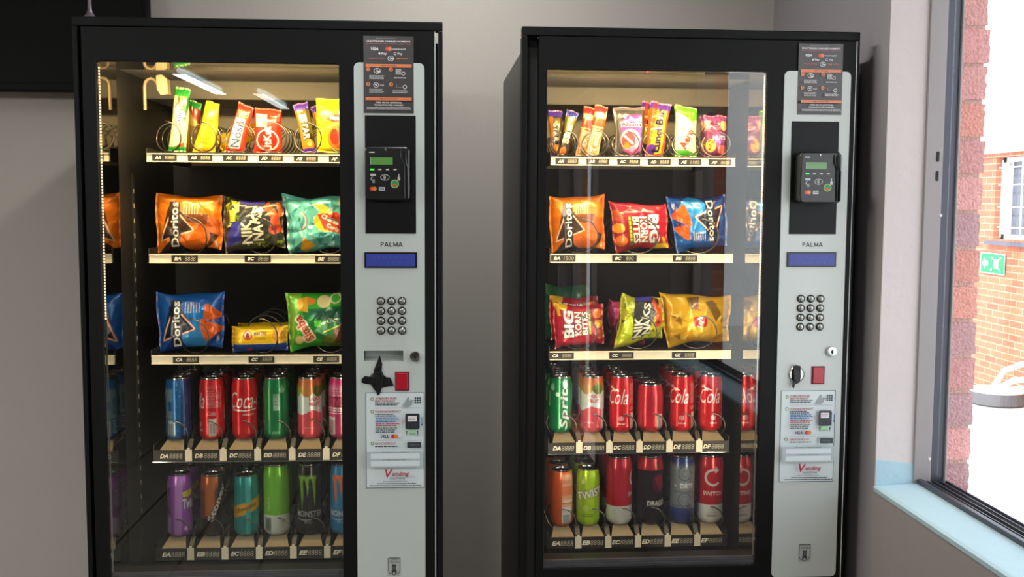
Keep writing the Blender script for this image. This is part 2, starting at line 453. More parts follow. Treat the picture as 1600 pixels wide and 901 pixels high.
mb.box(1.812, 1.900, W1+0.006, W1+0.24, -0.5, 2.2, hx('#e2b8ac'))
M_BR = mat('rough_brick', painted=True, rough=0.9, var=0.35, vscale=140, bump=0.9, bscale=170)
o = mb.build('trim_4', M_BR, cols=True); tag(o, kind='structure')
mb = MB()
XO = 1.905
mb.box(XI+0.012, XO, W1+0.24, YB+0.15, -0.5, ZC); mb.box(1.845, XO, W0-0.002, W1, -0.5, 0.80)
mb.box(XI+0.012, XO, W0, W1+0.24, WZ1+0.05, ZC); mb.box(XI+0.001, XO, D1+0.05, W0, -0.5, ZC)
mb.box(XI+0.001, XO, D0-0.05, D1+0.05, DZ1, ZC); mb.box(XI+0.001, XO, YREAR, D0-0.05, -0.5, ZC)
struct('trim_5', mb, M_BRICKFAR)
# roof slab overhang outside
struct('trim_6', MB().box(1.91, 2.45, YREAR-0.2, YB+0.6, 2.42, 2.52), M_WHITE)

# window frame: aluminium sliding-window profile
win = empty('window_1', (1.81, W1, WZ0)); tag(win, kind='structure')
def atw(mb, name, mat_, **k):
    o = mb.build(name, mat_, **k); o.parent = win; o.matrix_parent_inverse = Matrix.Translation(-Vector(win.location)); return o
mb = MB()
mb.box(1.7735, 1.8115, W1-0.010, W1+0.012, WZ0+0.003, WZ1)          # near jamb, wide inner face
mb.box(1.8435, 1.8475, W1-0.008, W1+0.012, WZ0-0.04, WZ1)
mb.box(1.7735, 1.8475, W0, W0+0.03, WZ0+0.003, WZ1)
mb.box(1.7735, 1.8475, W0+.03, W1-.010, WZ1-0.035, WZ1)
atw(mb, 'window_frame', M_ALU, bevel=0.0012)
atw(MB().box(1.8115, 1.8435, W1-0.001, W1+0.010, WZ0-0.02, WZ1-.03), 'jamb_channel', M_ALUD)
mb = MB()
mb.box(1.781, 1.792, W0+.03, W1-0.010, WZ0-0.01, WZ0+0.016)
mb.box(1.792, 1.850, W0+.03, W1-0.010, WZ0-0.03, WZ0+0.002)
for x in (1.803, 1.817, 1.831, 1.845): mb.box(x, x+0.0035, W0+.03, W1-0.010, WZ0+0.002, WZ0+0.012)
atw(mb, 'sill_track', M_ALUD, bevel=0.0008)
mb = MB()
for z in (1.519, 1.560): mb.prism(rrect(1.7965, 1.8025, z-0.011, z+0.011, 0.0028, 4), W1-0.0112, W1-0.009)
atw(mb, 'frame_slot', M_GASKET)
mb = MB()
for x, z in ((1.811, 1.435), (1.807, 0.905)): mb.lathe([(0.0035, 0), (0.003, 0.0015), (0.0005, 0.002)], (x, W1-0.0098, z), 12, 'Y')
atw(mb, 'frame_screw', M_WHITEP)
atw(MB().box(1.8275, 1.8305, W0+0.02, W1-0.004, WZ0+0.01, WZ1-0.02), 'window_pane', M_WGLASS)
w2 = empty('window_2', (1.81, (D0+D1)/2, 0)); tag(w2, kind='structure')
mb = MB(); mb.box(1.79, 1.85, D0, D0+.05, 0, DZ1); mb.box(1.79, 1.85, D1-.05, D1, 0, DZ1); mb.box(1.79, 1.85, D0, D1, DZ1-.06, DZ1)
mb.box(1.79, 1.85, (D0+D1)/2-.03, (D0+D1)/2+.03, 0, DZ1); mb.box(1.79, 1.85, D0, D1, 0.0, .06)
for nm, b_, mt in (('window_frame', mb, M_ALU), ('window_pane', MB().box(1.82, 1.824, D0, D1, 0.03, DZ1-.03), M_WGLASS)):
    o = b_.build(nm, mt); o.parent = w2; o.matrix_parent_inverse = Matrix.Translation(-Vector(w2.location))

# ceiling lamps: twin fluorescent battens, the last three added for fill light
def batten(x, y, L, label, k=1.0):
    t = empty('ceiling_lamp', (x, y, ZC)); tag(t, label, 'ceiling lamp', 'fluorescent battens on the ceiling')
    MB().box(-0.05, 0.05, -L/2, L/2, -0.05, 0).build('lamp_housing', M_WHITEP, t, bevel=0.004)
    MB().tube([(0, -L/2+.02, -0.07), (0, L/2-.02, -0.07)], 0.018, 12).build('tube', M_TUBE, t, smooth=True)
    add_light('lamp_light', 'AREA', (0, 0, -0.1), CEIL_LAMP_W*k, (0.95, 1.0, 0.97), direction=(0, 0, -1), size=0.1, size_y=L, parent=t)
batten(-1.26, -6.5, 1.45, 'long fluorescent batten far behind the camera, brightest in the left door glass', 0.3)
batten(-0.92, -7.9, 1.5, 'fluorescent batten furthest back, faint in the left door glass', 0.12)
batten(0.2, -2.9, 1.2, 'added unseen fluorescent batten above the floor in front of both machines')  # added lamp, out of view, to light the room
batten(0.78, 0.0, 0.9, 'short added fluorescent batten, unseen, close above the gap between the machines', 0.58)  # added lamp, out of view, grading the back wall from top to bottom
batten(-1.9, -2.0, 1.2, 'added unseen fluorescent batten nearest the left wall', 3.6)  # added lamp, out of view, lifting the left wall and machine fronts

# television on the back wall
tv = empty('television', (-0.75, YB, 1.752)); tag(tv, 'large black television on the back wall, upper left behind the machine', 'television')
MB().box(-0.69, 0.695, -0.065, -0.03, 0, 0.72).build('bezel', M_TV, tv, bevel=0.004)
MB().box(-0.675, 0.68, -0.067, -0.064, 0.022, 0.70).build('screen', M_TV, tv)
MB().box(-0.3, 0.3, -0.03, 0.0, 0.15, 0.5).build('wall_bracket', M_GASKET, tv)

# slender stem with flared base on the left machine
o = MB().lathe([(0.013, 0), (0.0128, 0.002), (0.010, 0.005), (0.006, 0.010), (0.0042, 0.017), (0.0036, 0.03), (0.0036, 0.22), (0.0015, 0.235)], n=20).build('aerial', mat('mauve_grey', '#6d6069', 0.35, metal=0.4), smooth=True, loc=(0.027, 0.02, 1.8301))
tag(o, 'slender mauve-grey stem with flared foot on top of the left vending machine', 'aerial')

# ------------------------------------------------------------------ vending machine
ROWS = {'A': (1.564, 1.545, 1.5675), 'B': (1.339, 1.318, 1.335), 'C': (1.108, 1.088, 1.1035), 'D': (0.888, 0.863, 0.905), 'E': (0.657, 0.631, 0.6745)}
YR = 0.190
PRICES = {('R', 'AE'): '1100', ('R', 'BA'): '1500', ('R', 'BC'): ' 800'}
def coil_mesh(r, zc, pitch, turns, y0):
    pts = []; n = 28
    for i in range(int(turns*n)+1):
        ph = i/n; a = ph-math.floor(ph)             # a=0 top of the turn
        adv = math.floor(ph)+(0 if a < .25 else (a-.25)/.5 if a < .75 else 1)
        th = PI/2-2*PI*ph
        pts.append((r*math.cos(th), y0+adv*pitch, zc+r*math.sin(th)))
    return MB().tube(pts, 0.0018, 6)

def pay_sticker():
    A = Art(10.3, 15.7, '#413c3d'); W = '#e9e4e2'; O = '#e8814f'; Rr = '#c4656d'
    A.greek(2.6, 15.15, 7.6, 1, .10, '#a59e9e', 1)
    A.text('UNATTENDED CASHLESS PAYMENTS', 5.15, 14.65, .38, W, w=8.9, bold=.03)
    A.text('ACCEPTS ANDROID, APPLE, SAMSUNG & CREDIT CARDS', 5.15, 14.1, .26, Rr, w=9.3, bold=.02)
    A.text('VISA', 2.3, 13.1, .55, W, w=1.5, bold=.04, shear=.2)
    A.disc(4.9, 13.1, .42, '#e0453c'); A.disc(5.45, 13.1, .42, '#ee7a55'); A.text('mastercard', 7.3, 13.1, .34, W, w=2.6, bold=.02)
    A.disc(3.3, 12.15, .22, W); A.text('Pay', 4.25, 12.1, .55, W, w=1.0, bold=.03)
    A.arc(6.5, 12.15, .25, .1, 20, 340, W); A.text('Pay', 7.5, 12.1, .55, W, w=1.0, bold=.02)
    A.text('CONTACTLESS', 2.7, 11.15, .3, Rr, w=3.2, bold=.02); A.arc(5.6, 11.15, .6, .1, 0, 360, W, ry=.5)
    for k in range(3): A.arc(5.25, 11.15, .18+.14*k, .07, -50, 50, W)
    A.rect(5.7, 10.95, 6.3, 11.2, W); A.text('TAP & GO', 7.95, 11.15, .32, O, w=2.4, bold=.03)
    A.rect(.45, 9.35, 9.9, 10.0, O); A.text('HOW IT WORKS', 5.2, 9.68, .3, '#6a3b2c', w=3.2, bold=.02)
    for x, y, c in ((.95, 9.0, '1'), (5.65, 9.0, '2'), (.95, 6.0, '3'), (5.65, 6.0, '4')):
        A.disc(x, y-.1, .42, O); A.text(c, x, y-.1, .45, '#3a2a26', bold=.03)
    A.arc(2.8, 8.6, .65, .12, 0, 360, W, ry=.5)
    for k in range(3): A.arc(2.5, 8.6, .15+.15*k, .07, -60, 60, W)
    A.rect(2.9, 8.3, 3.5, 8.55, W)
    A.greek(6.6, 8.9, 7.9, 5, .13, W, 3); A.arc(8.2, 8.1, .32, .1, 0, 360, W)
    A.greek(1.2, 7.5, 4.5, 3, .15, '#cfc9c8', 5); A.greek(6.3, 7.1, 8.8, 1, .18, W, 6)
    A.arc(2.6, 5.7, .5, .1, 0, 360, W); A.line(2.3, 5.9, 2.65, 5.55, .16, W); A.line(2.65, 5.55, 2.75, 5.95, .12, W); A.text('wait', 3.8, 5.7, .35, W, w=.9)
    A.arc(8.5, 5.35, .36, .12, 0, 360, W); A.rect(6.7, 5.2, 8.0, 5.3, '#8a8485'); A.rect(6.7, 5.2, 6.8, 5.9, '#8a8485')
    A.greek(1.2, 4.75, 4.5, 4, .13, '#b9b3b2', 7); A.greek(6.0, 4.6, 9.4, 3, .14, '#cfc9c8', 8)
    A.rect(.45, 2.55, 9.9, 3.15, O); A.text('IMPORTANT INFO', 5.2, 2.86, .28, '#6a3b2c', w=3.6, bold=.02)
    A.text('THERE ARE NO ADDITIONAL', 5.2, 2.1, .3, W, w=5.4, bold=.03); A.text('TRANSACTION FEES CHARGED!', 5.2, 1.6, .3, W, w=5.9, bold=.03)
    A.greek(.7, 1.0, 9.8, 2, .14, '#cfc9c8', 9, frac=.95)
    return A

def instr_sticker():
    A = Art(12.4, 20.6, '#dfe6e6'); R_ = '#b0273a'; K = '#2c2f33'; G = '#6f9a4e'
    A.rect(0, 0, 12.4, .12, '#565b5c'); A.rect(0, 20.48, 12.4, 20.6, '#565b5c'); A.rect(0, 0, .12, 20.6, '#565b5c'); A.rect(12.28, 0, 12.4, 20.6, '#565b5c')
    for y in (19.2, 16.5, 9.7): A.disc(1.4, y, .38, G); A.disc(1.4, y, .2, '#e8eee0')
    A.text('TO VEND CHECK OK AND', 4.3, 19.35, .42, R_, w=4.4, bold=.02); A.text('SELECT THE PRODUCT', 4.1, 18.8, .42, R_, w=4.2, bold=.02)
    A.greek(2.0, 18.25, 7.2, 2, .2, K, 2)
    A.poly([(7.6, 17.6), (8.4, 18.6), (8.9, 19.6), (9.2, 19.6), (9.1, 18.9), (9.6, 19.0), (9.9, 18.7), (9.6, 17.9), (8.9, 17.5)], '#9aa5a2')
    A.line(9.5, 18.9, 10.3, 18.8, .12, K)
    for i in range(3):
        for j in range(3): A.disc(10.5+.5*i, 19.4-.48*j, .18, K)
    A.rect(2.0, 17.3, 11.6, 17.37, '#aab2b2')
    A.text('TO PURCHASE THE PRODUCT', 4.7, 16.55, .42, R_, w=5.4, bold=.02)
    A.greek(2.0, 15.9, 6.6, 2, .2, K, 4); A.greek(2.1, 15.1, 7.2, 3, .2, '#2a6fb0', 5); A.greek(2.1, 13.9, 7.3, 2, .2, R_, 6)
    A.greek(2.1, 13.0, 7.3, 2, .2, '#3a6050', 7); A.greek(2.1, 12.15, 6.8, 1, .22, K, 8)
    A.text('VISA', 4.0, 11.3, .6, '#25356e', w=1.6, bold=.04, shear=.2); A.disc(5.8, 11.3, .45, '#c62f3e'); A.disc(6.4, 11.3, .45, '#e2803c')
    A.poly(rrect(8.4, 11.4, 12.8, 16.2, .35, 4), '#2e3136'); A.rect(8.9, 14.5, 10.8, 15.7, '#e9e3e6'); A.greek(9.1, 15.2, 10.6, 2, .14, '#c08a96', 9)
    for i in range(3):
        for j in range(2): A.rect(8.9+.7*i, 13.3+.5*j, 9.3+.7*i, 13.55+.5*j, '#4a4e55')
    A.rect(9.1, 11.7, 10.6, 12.7, '#a7d3a8'); A.rect(9.2, 11.75, 10.5, 11.85, '#3f5f42')
    for x in (8.6, 10.9): A.rect(x, 11.6, x+.14, 12.3, '#2f5a38'); A.poly([(x-.15, 12.2), (x+.29, 12.2), (x+.07, 12.6)], '#2f5a38')
    A.rect(11.8, 13.9, 11.93, 15.4, '#3273b5'); A.poly([(11.6, 14), (12.1, 14), (11.86, 13.5)], '#3273b5'); A.line(7.6, 14.1, 8.2, 14.9, .2, '#c98a94')
    A.rect(2.0, 10.45, 11.6, 10.52, '#aab2b2')
    A.text('REMOVE THE PRODUCT', 4.2, 9.8, .42, R_, w=4.4, bold=.02); A.greek(2.0, 9.1, 7.3, 1, .22, K, 10)
    A.rect(8.8, 8.9, 11.7, 10.1, '#3a3d42')
    for i in range(4): A.arc(9.6+.45*i, 9.5, .16, .05, 0, 360, '#8a8f95', n=10)
    A.rect(.3, 4.7, 12.1, 8.2, '#b9c3c4'); A.rect(1.1, 6.6, 11.4, 7.7, '#dfe6e7'); A.rect(1.1, 5.0, 11.4, 6.1, '#dfe6e7')
    A.text('This machine is owned and operated by', 6.2, 8.0, .22, K, w=6.0, bold=.02); A.text('For refunds or enquiries contact', 6.2, 6.35, .22, K, w=4.8, bold=.02)
    A.text('V', 4.9, 3.4, 1.7, R_, w=1.5, bold=.02, shear=.25); A.text('ending', 7.4, 3.2, 1.15, R_, w=3.5, bold=.02, shear=.25)
    A.line(4.0, 4.2, 4.5, 4.3, .16, R_); A.text('SOLUTIONS', 6.7, 2.35, .42, K, w=3.2, bold=.01)
    A.text('www.vendingsolutions.co.za', 6.2, 1.75, .22, K, w=5.0, bold=.02); A.greek(2.4, 1.15, 10.6, 1, .18, K, 12, frac=1); A.greek(.9, .75, 11.7, 1, .18, K, 13, frac=1)
    return A

def crest(parent, u, z):
    A = Art(2.9, 4.2, '#b3b4af'); K = '#35383a'
    def shield(k, c):
        A.poly([(1.45-1.3*k, 2.1+1.85*k), (1.45-.7*k, 2.1+2.0*k), (1.45+.7*k, 2.1+2.0*k), (1.45+1.3*k, 2.1+1.85*k), (1.45+1.3*k, 2.1-.9*k), (1.45+1.0*k, 2.1-1.5*k), (1.45, 2.1-1.95*k), (1.45-1.0*k, 2.1-1.5*k), (1.45-1.3*k, 2.1-.9*k)], c)
    shield(1.0, K); shield(.92, '#b3b4af')
    A.text('GRUPO', 1.45, 3.72, .26, K, w=1.5, bold=.02); A.text('AZKOYEN', 1.45, 3.3, .26, K, w=1.9, bold=.02); A.rect(.3, 3.02, 2.6, 3.08, K)
    A.poly([(1.0, 2.1), (1.0, 2.75), (1.18, 2.75), (1.18, 2.55), (1.36, 2.55), (1.36, 2.75), (1.54, 2.75), (1.54, 2.55), (1.72, 2.55), (1.72, 2.75), (1.9, 2.75), (1.9, 2.1)], K)
    A.poly([(1.15, 1.4), (1.0, 2.0), (1.9, 2.0), (1.75, 1.4)], K)
    A.rect(.9, .9, 2.0, 1.4, K); A.rect(.9, .6, 1.25, .95, K); A.rect(1.65, .6, 2.0, .95, K); A.disc(1.45, 1.7, .12, '#b3b4af')
    o = A.flat('crest_emblem', M_PRINTG, parent, u-.0145, z-.021, -0.0070, th=0.0002, corner=0.004)
    return o

def make_machine(mk, cfg):
    ox, oy, rz = MACH[mk]
    t = empty('vending_machine', (ox, oy, 0), rz)
    tag(t, cfg['label'], 'vending machine', 'snack and drink vending machines')
    u0, u1 = cfg['outer']; dl, dr = cfg['door']; g0, g1 = cfg['glass']
    # cabinet shell
    mb = MB(); ca, cb = u0+0.006, u1-0.010
    mb.box(ca, ca+0.03, 0.03, 0.684, 0.10, 1.79); mb.box(cb-0.03, cb, 0.03, 0.684, 0.10, 1.79)
    mb.box(ca+.03, cb-.03, 0.66, 0.684, 0.10, 1.79); mb.box(ca+.03, cb-.03, 0.11, 0.66, 1.765, 1.79); mb.box(ca+.03, cb-.03, 0.11, 0.66, 0.10, 0.16)
    mb.build('cabinet', M_SIDE, t)
    mb = MB()
    mb.box(u0, u1, 0.0, 0.03, 1.811, 1.830); mb.box(u0, u0+0.011, 0.0, 0.045, 0.09, 1.811)
    mb.box(u1-0.009, u1, 0.0, 0.045, 0.09, 1.811); mb.box(u0+.011, u1-.009, 0.0, 0.045, 0.09, 0.12)
    mb.build('cabinet_trim', M_BLACK, t, bevel=0.002)
    for x in (u0+.06, u1-.06):
        for y in (0.08, 0.60): MB().lathe([(0.025, 0), (0.025, 0.01), (0.012, 0.015), (0.012, 0.10)], (x, y, 0), 16).build('levelling_foot', M_CHROME, t, smooth=True)

    # door with hole for the glass
    GZ0, GZ1 = 0.662, 1.742
    mb = MB().ring(dl, dr, 0.13, 1.809, g0, g1, GZ0-0.012, GZ1, 0.006, -0.004, 0.105)
    door = mb.build('door', M_BLACK, t)
    tray_c = [(0.5815, 0.664, 1.1225, 1.1455)]
    cutters = []
    for a, b, c, d in tray_c: cutters.append(MB().box(a, b, -0.05, 0.022, c, d).build('cut', M_BLACK))
    boolcut(door, cutters)
    MB().box(dr-0.0008, dr+0.0006, -0.0052, 0.0, 0.13, 1.809).build('door_edge_highlight', mat('edge_highlight', '#e6e6e6', .5), t)  # pale strip paints the highlight along the door's rim
    MB().box(u0+.011, dl, 0.031, 0.1, 0.12, 1.829).build('door_gap_filler', M_GASKET, t)  # black filler standing in for the dark of the hinge gap
    # polished liner round the inside of the opening
    mb = MB(); e = 0.0012
    mb.box(g0-.0005, g0+e, 0.004, 0.125, GZ0-0.011, GZ1-.001); mb.box(g1-e, g1+.0005, 0.004, 0.125, GZ0-0.011, GZ1-.001)
    mb.box(g0+e, g1-e, 0.004, 0.125, GZ1-0.001-e, GZ1-.001)
    mb.build('polished_liner', M_MIRROR, t)
    # glass pane
    gl = MB().box(g0+0.0015, g1-0.0015, 0.001, 0.004, GZ0-0.011, GZ1-0.002).build('door_glass', M_GLASS, t)
    # bottom glazing bar
    mb = MB()
    mb.box(g0+.002, g1-.002, 0.006, 0.03, GZ0-0.0105, GZ0-0.004); mb.box(g0+.002, g1-.002, 0.009, 0.025, GZ0-0.004, GZ0+0.001); mb.box(g0+.002, g1-.002, 0.012, 0.02, GZ0+.001, GZ0+0.004)
    mb.build('glazing_bar', M_ALUD, t)
    # LED strips
    sx = g0+0.004 if cfg['led'] == 'l' else g1-0.004
    MB().box(sx-.0016, sx+.0016, 0.0055, 0.0085, GZ0+.01, GZ1-0.006).build('led_channel', M_CHROME, t)
    mb = MB(); z = GZ1-0.012
    while z > GZ0+0.55:
        mb.box(sx-.0012, sx+.0012, 0.0046, 0.0056, z-0.004, z); z -= 0.0062
    mb.build('led_strip', M_LED, t)
    # interior liner
    mb = MB(); il, ir = ca+0.031, cb-0.031
    if mk == 'R': ir = 0.553
    else: ir = 0.60
    il = max(il, g0-0.006)
    mb.box(il-.003, il, 0.125, 0.655, 0.17, 1.76); mb.box(ir, ir+.003, 0.125, 0.655, 0.17, 1.76)
    mb.build('side_liner', M_DARKLINER, t)
    MB().box(il, ir, 0.6, 0.604, 1.55, 1.765).build('back_liner', M_LINERL, t)
    MB().box(il, ir, 0.6, 0.604, 0.45, 1.55).build('back_liner', M_DARKLINER, t)
    MB().box(il, ir, 0.13, 0.6, 1.745, 1.762).build('top_liner', M_LINER, t)
    MB().box(il, ir, 0.36, 0.6, 1.700, 1.745).build('evaporator_cover', M_LINER, t, bevel=.003)
    mb = MB().box(il, ir, 0.12, 0.6, 0.45, 0.455)
    mb.build('bin_floor', M_TRAYDK, t)
    # slotted upright on the left liner
    mb = MB().box(il, il+.0008, .238, .259, .62, 1.52, hx('#222222')); z = 1.48
    while z > 0.70: mb.box(il+.0003, il+.0014, 0.246, 0.251, z-.005, z+.005, hx('#a09880')); z -= 0.034
    mb.build('slotted_upright', M_PAINT, t, cols=True)
    if mk == 'L':
        h = MB().tube([(0.082, .2, 1.66), (0.082, .2, 1.712), (0.084, .2, 1.722), (0.090, .2, 1.728), (0.098, .2, 1.730), (0.106, .2, 1.726), (0.112, .2, 1.716), (0.118, .2, 1.70)], 0.0035, 10)
        h.prism([(0.110, 1.735), (0.122, 1.738), (0.134, 1.728), (0.136, 1.695), (0.120, 1.693), (0.112, 1.705)], .19, .215)
        h.build('air_hose', M_BEIGE, t, smooth=True)
    else:
        MB().box(0.070, 0.084, .594, .598, 1.745-.04, 1.745-.02).build('liner_clip', M_TRAYDK, t)
    # LED light
    cx = (g0+g1)/2
    add_light('led_top_light', 'AREA', (cx, 0.060, 1.728), LED_TOP_W*cfg['ledk'], (1.0, 0.72, 0.32), direction=(0, 0.42, -1), size=0.42, size_y=0.025, parent=t)
    for lx_, sg_ in ((g0+.010, 1), (g1-.010, -1)):
        d_ = Vector((sg_*0.8, 1, 0)).normalized(); zc_ = -d_; yc_ = Vector((0, 0, 1)); xc_ = yc_.cross(zc_)
        lo = add_light('led_side_light', 'AREA', (lx_, 0.03, 1.30), LED_SIDE_W*cfg['sidek'], (1.0, 0.86, 0.62), size=0.012, size_y=1.0, parent=t)
        lo.rotation_euler = Matrix((xc_, yc_, zc_)).transposed().to_euler()
    # trays
    T0, pitch = cfg['tray'], cfg['pitch']; T1 = T0+6*pitch; rc = cfg['coil_r']
    cm = {}
    for row, (zt, zb, zf) in ROWS.items():
        tr = empty('tray'); tr.parent = t
        dark = row in 'DE'
        mb = MB()
        if not dark:
            mb.box(T0, T1, YR+.002, YR+.006, zb, zt); mb.box(T0, T1, YR-.001, YR+.002, zt-.0022, zt); mb.box(T0, T1, YR-.001, YR+.002, zb, zb+.002)
        else:
            mb.box(T0, T1, YR+.002, YR+.006, zb, zt)
        mb.build('price_rail', M_RAIL if not dark else M_TRAYDK, tr)
        fl = MB().box(T0, T1, YR+.006, 0.595, (zf-.004 if not dark else zb+.002), (zf if not dark else zb+.006))
        fl.box(T0-.002, T0, YR+.004, 0.595, zb, zt+.012); fl.box(T1, T1+.002, YR+.004, 0.595, zb, zt+.012)
        fl.build('tray_floor', M_TRAYDK, tr)
        if dark:
            MB().box(T0-.002, T1+.002, YR-.003, YR+.004, zb-.0016, zb+.0006).build('rail_lip', M_CHROME, tr)
        # columns
        cols = [(i, T0+pitch*(i+.5)) for i in range(6)] if row not in 'BC' else [(i, T0+pitch*(1+i*2)+cfg.get('bshift', 0)) for i in range(3)]
        for i, uc in cols:
            if row in 'BC': r, zc, pt, tn, y0 = 0.042, zf+.044, .075, 4, .208
            elif dark: r, zc, pt, tn, y0 = 0.0325, zf+.014, .068, 5, .212
            else: r, zc, pt, tn, y0 = rc, zf+rc+.002, .047, 7, .206
            key = (row)
            if key not in cm: cm[key] = coil_mesh(r, zc, pt, tn, y0).build('coil', M_WIRE, tr, smooth='all')
            else:
                c2 = cm[key].copy(); COL.objects.link(c2); cm[key+'x'] = c2; c2.parent = tr
            ob = cm.get(key+'x', cm[key]); ob.location = (uc, 0, 0)
            # label
            code = row+('ABCDEF'[i] if row not in 'BC' else 'ACE'[i])
            if row in 'BC': lx = cfg['lab'+row][i]; lw = .058
            elif row == 'A': lx = T0+pitch*i+cfg['labA']; lw = .054
            else: lx = T0+pitch*i+(.006 if mk == 'R' else .010); lw = .0545
            lw = min(lw, T1-.001-lx); lh = (zt-zb-.005)
            A = Art(lw*100, lh*100, '#17120f'); k = lw*100
            A.text(code, k*.24, lh*50, lh*45, '#e6ddc8', w=lh*88, bold=.04, shear=.25)
            pr = PRICES.get((mk, code), '8888').strip()
            A.text(pr, k*.72, lh*50, lh*60, '#b8b09c', w=(lh*150)*len(pr)/4, bold=-.012, shear=.12)
            A.rect(k*.475, 0, k*.485, lh*100, '#3a332c')
            A.flat('price_label', M_PAINT, tr, lx, zb+.0026, YR+.002, th=0.0012)
            if dark:
                # can platform with a ramp in front
                h1, h2 = .0185, .0275
                pf = MB()
                pf.add([(uc-h1, .232, zf), (uc+h1, .232, zf), (uc+h2, .197, zf-.017), (uc-h2, .197, zf-.017), (uc-h1, .232, zf-.003), (uc+h1, .232, zf-.003), (uc+h2, .197, zf-.02), (uc-h2, .197, zf-.02)],
                       [(0, 3, 2, 1), (4, 5, 6, 7), (0, 1, 5, 4), (1, 2, 6, 5), (2, 3, 7, 6), (3, 0, 4, 7)])
                pf.box(uc-h1, uc+h1, .232, .59, zf-.003, zf)
                pf.build('can_platform', M_TAN, tr)
        if dark:
            for i in range(1, 6):
                x = T0+pitch*i
                sh = [(YR+.012, zb+.006), (.595, zb+.006), (.595, zf+.03), (.26, zf+.03), (.235, zf+.012), (YR+.02, zf-.01)]
                MB().prism(sh, x-.0012, x+.0012, axis='X').build('divider', M_TRAYDK, tr)
                MB().prism([(YR+.004, zt-.012), (YR+.03, zt-.012), (YR+.03, zf+.004), (YR+.008, zt+.004)], x-.006, x+.006, axis='X').build('divider_clip', M_TRAYDK, tr, bevel=.001)
                if i == 4 and mk == 'R' and row == 'D': pass
                sgn = MB().box(x-.0075+cfg['tab'], x+.0075+cfg['tab'], YR-.001, YR+.0015, zb+.0008, zt+.0025); sgn.box(x-.003+cfg['tab'], x+.003+cfg['tab'], YR-.001, YR+.0015, zt+.0025, zt+.0065)
                sgn.build('price_tab', M_RAIL, tr)
    # ---------------- control column
    p0, p1 = cfg['panel']
    pc = MB().prism(rrect(p0, p1, 0.622, 1.744, 0.011, 6), -0.0065, 0.012).build('control_panel', M_SILVER, t)
    boolcut(pc, cutters)
    for c in cutters: bpy.data.objects.remove(c)
    # coin return recess
    MB().add([(0.5815, .0215, 1.1225), (0.664, .0215, 1.1225), (0.664, .0215, 1.1455), (0.5815, .0215, 1.1455)], [(0, 1, 2, 3)]).build('coin_return_back', M_SILVER, pc)
    MB().add([(0.5818, .0213, 1.1300), (0.6637, .0213, 1.1300), (0.6637, -.0062, 1.1228), (0.5818, -.0062, 1.1228)], [(0, 1, 2, 3)]).build('coin_return_ramp', M_SILVER, pc)
    MB().box(0.5865, 0.6915, -0.0085, -0.006, 1.3925, 1.6365).build('reader_plate', M_PLATE, pc, bevel=.0008)
    A = Art(4.7, 1.15, '#b3b4af'); kk = '#2c2e30'; sw = .17
    A.line(.15, .1, .15, 1.05, sw, kk); A.arc(.42, .78, .22, sw, -90, 90, kk, ry=.2); A.line(.1, .98, .44, .98, sw, kk); A.line(.1, .56, .44, .56, sw, kk)
    for ax_ in (.88, 3.78): A.line(ax_, .1, ax_+.39, 1.05, sw, kk); A.line(ax_+.39, 1.05, ax_+.78, .1, sw, kk); A.rect(ax_+.15, .28, ax_+.63, .43, kk)
    A.line(1.95, .1, 1.95, 1.05, sw, kk); A.rect(1.9, .1, 2.5, .26, kk)
    A.line(2.78, .1, 2.78, 1.05, sw, kk); A.line(3.52, .1, 3.52, 1.05, sw, kk); A.line(2.76, 1.02, 3.15, .2, sw, kk); A.line(3.54, 1.02, 3.15, .2, sw, kk)
    mb = MB()
    for v, tt, c in A.el: mb.add([(0.6405-.0235+p[0]*.01, -0.0068, 1.3695-.0057+p[1]*.01) for p in v], [tuple(i) for i in tt])
    mb.build('machine_name', mat('dark_print', '#2a2c2e', 0.5), pc)
    # display
    MB().box(0.5835, 0.694, -0.0095, -0.006, 1.3205, 1.3535).build('display_bezel', M_PLASTIC, pc, bevel=.001)
    A = Art(10.2, 2.6, '#3c4796'); 
    rr = random.Random(5)
    for row_, (a, b) in enumerate(((.5, 8.6), (4.2, 8.4)) if mk == 'L' else ((2.2, 8.5), (3.0, 8.2))):
        x = a
        while x < b:
            if rr.random() < .8:
                for q in range(3): A.rect(x+rr.random()*.25, 1.55-row_*1.1+q*.22, x+.3+rr.random()*.1, 1.62-row_*1.1+q*.22, '#5a66ab')
            x += .58
    lcd = mat('lcd_blue', painted=True, rough=.3, emit='#3340a8', estr=.10)
    A.flat('display', lcd, pc, 0.5877, 1.3240, -0.0094)
    # keypad
    for iy in range(4):
        for ix in range(3):
            kx, kz = 0.6175+0.02205*ix, 1.2507-0.0207*iy
            kb = MB().lathe([(0.0088, 0.0055), (0.0088, 0.0085), (0.0078, 0.0098), (0.0070, 0.0092), (0.0001, 0.0092)], (kx, 0, kz), 28, 'Y').build('key', M_KEYRING, pc, smooth=True)
            MB().lathe([(0.0066, 0.009), (0.0066, 0.0105), (0.0056, 0.0122), (0.0035, 0.0131), (0.0001, 0.0134)], (kx, 0, kz), 28, 'Y').build('key_cap', M_KEY, kb, smooth='all').parent = pc
            Ak = Art(1, 1, '#000000'); Ak.text('ABCDEFGHI*J#'[iy*3+ix], .5, .5, .5, '#000000', bold=.0)
            mb = MB()
            for v, tt, c in Ak.el: mb.add([(kx-.005+p[0]*.01, -0.01345, kz-.005+p[1]*.01) for p in v], [tuple(i) for i in tt])
            mb.build('key_letter', mat('grey_print', '#6b6b68', 0.5), pc)
    # lock
    lk = (0.689, 0, 1.1335)
    MB().lathe([(0.0118, 0.006), (0.0118, 0.012), (0.0108, 0.0145), (0.0075, 0.015), (0.0001, 0.015)], lk, 32, 'Y').build('door_lock', M_CHROME, pc, smooth=True)
    mb = MB().box(lk[0]-.001, lk[0]+.001, -0.0156, -.0145, lk[2]-.0045, lk[2]+.0045)
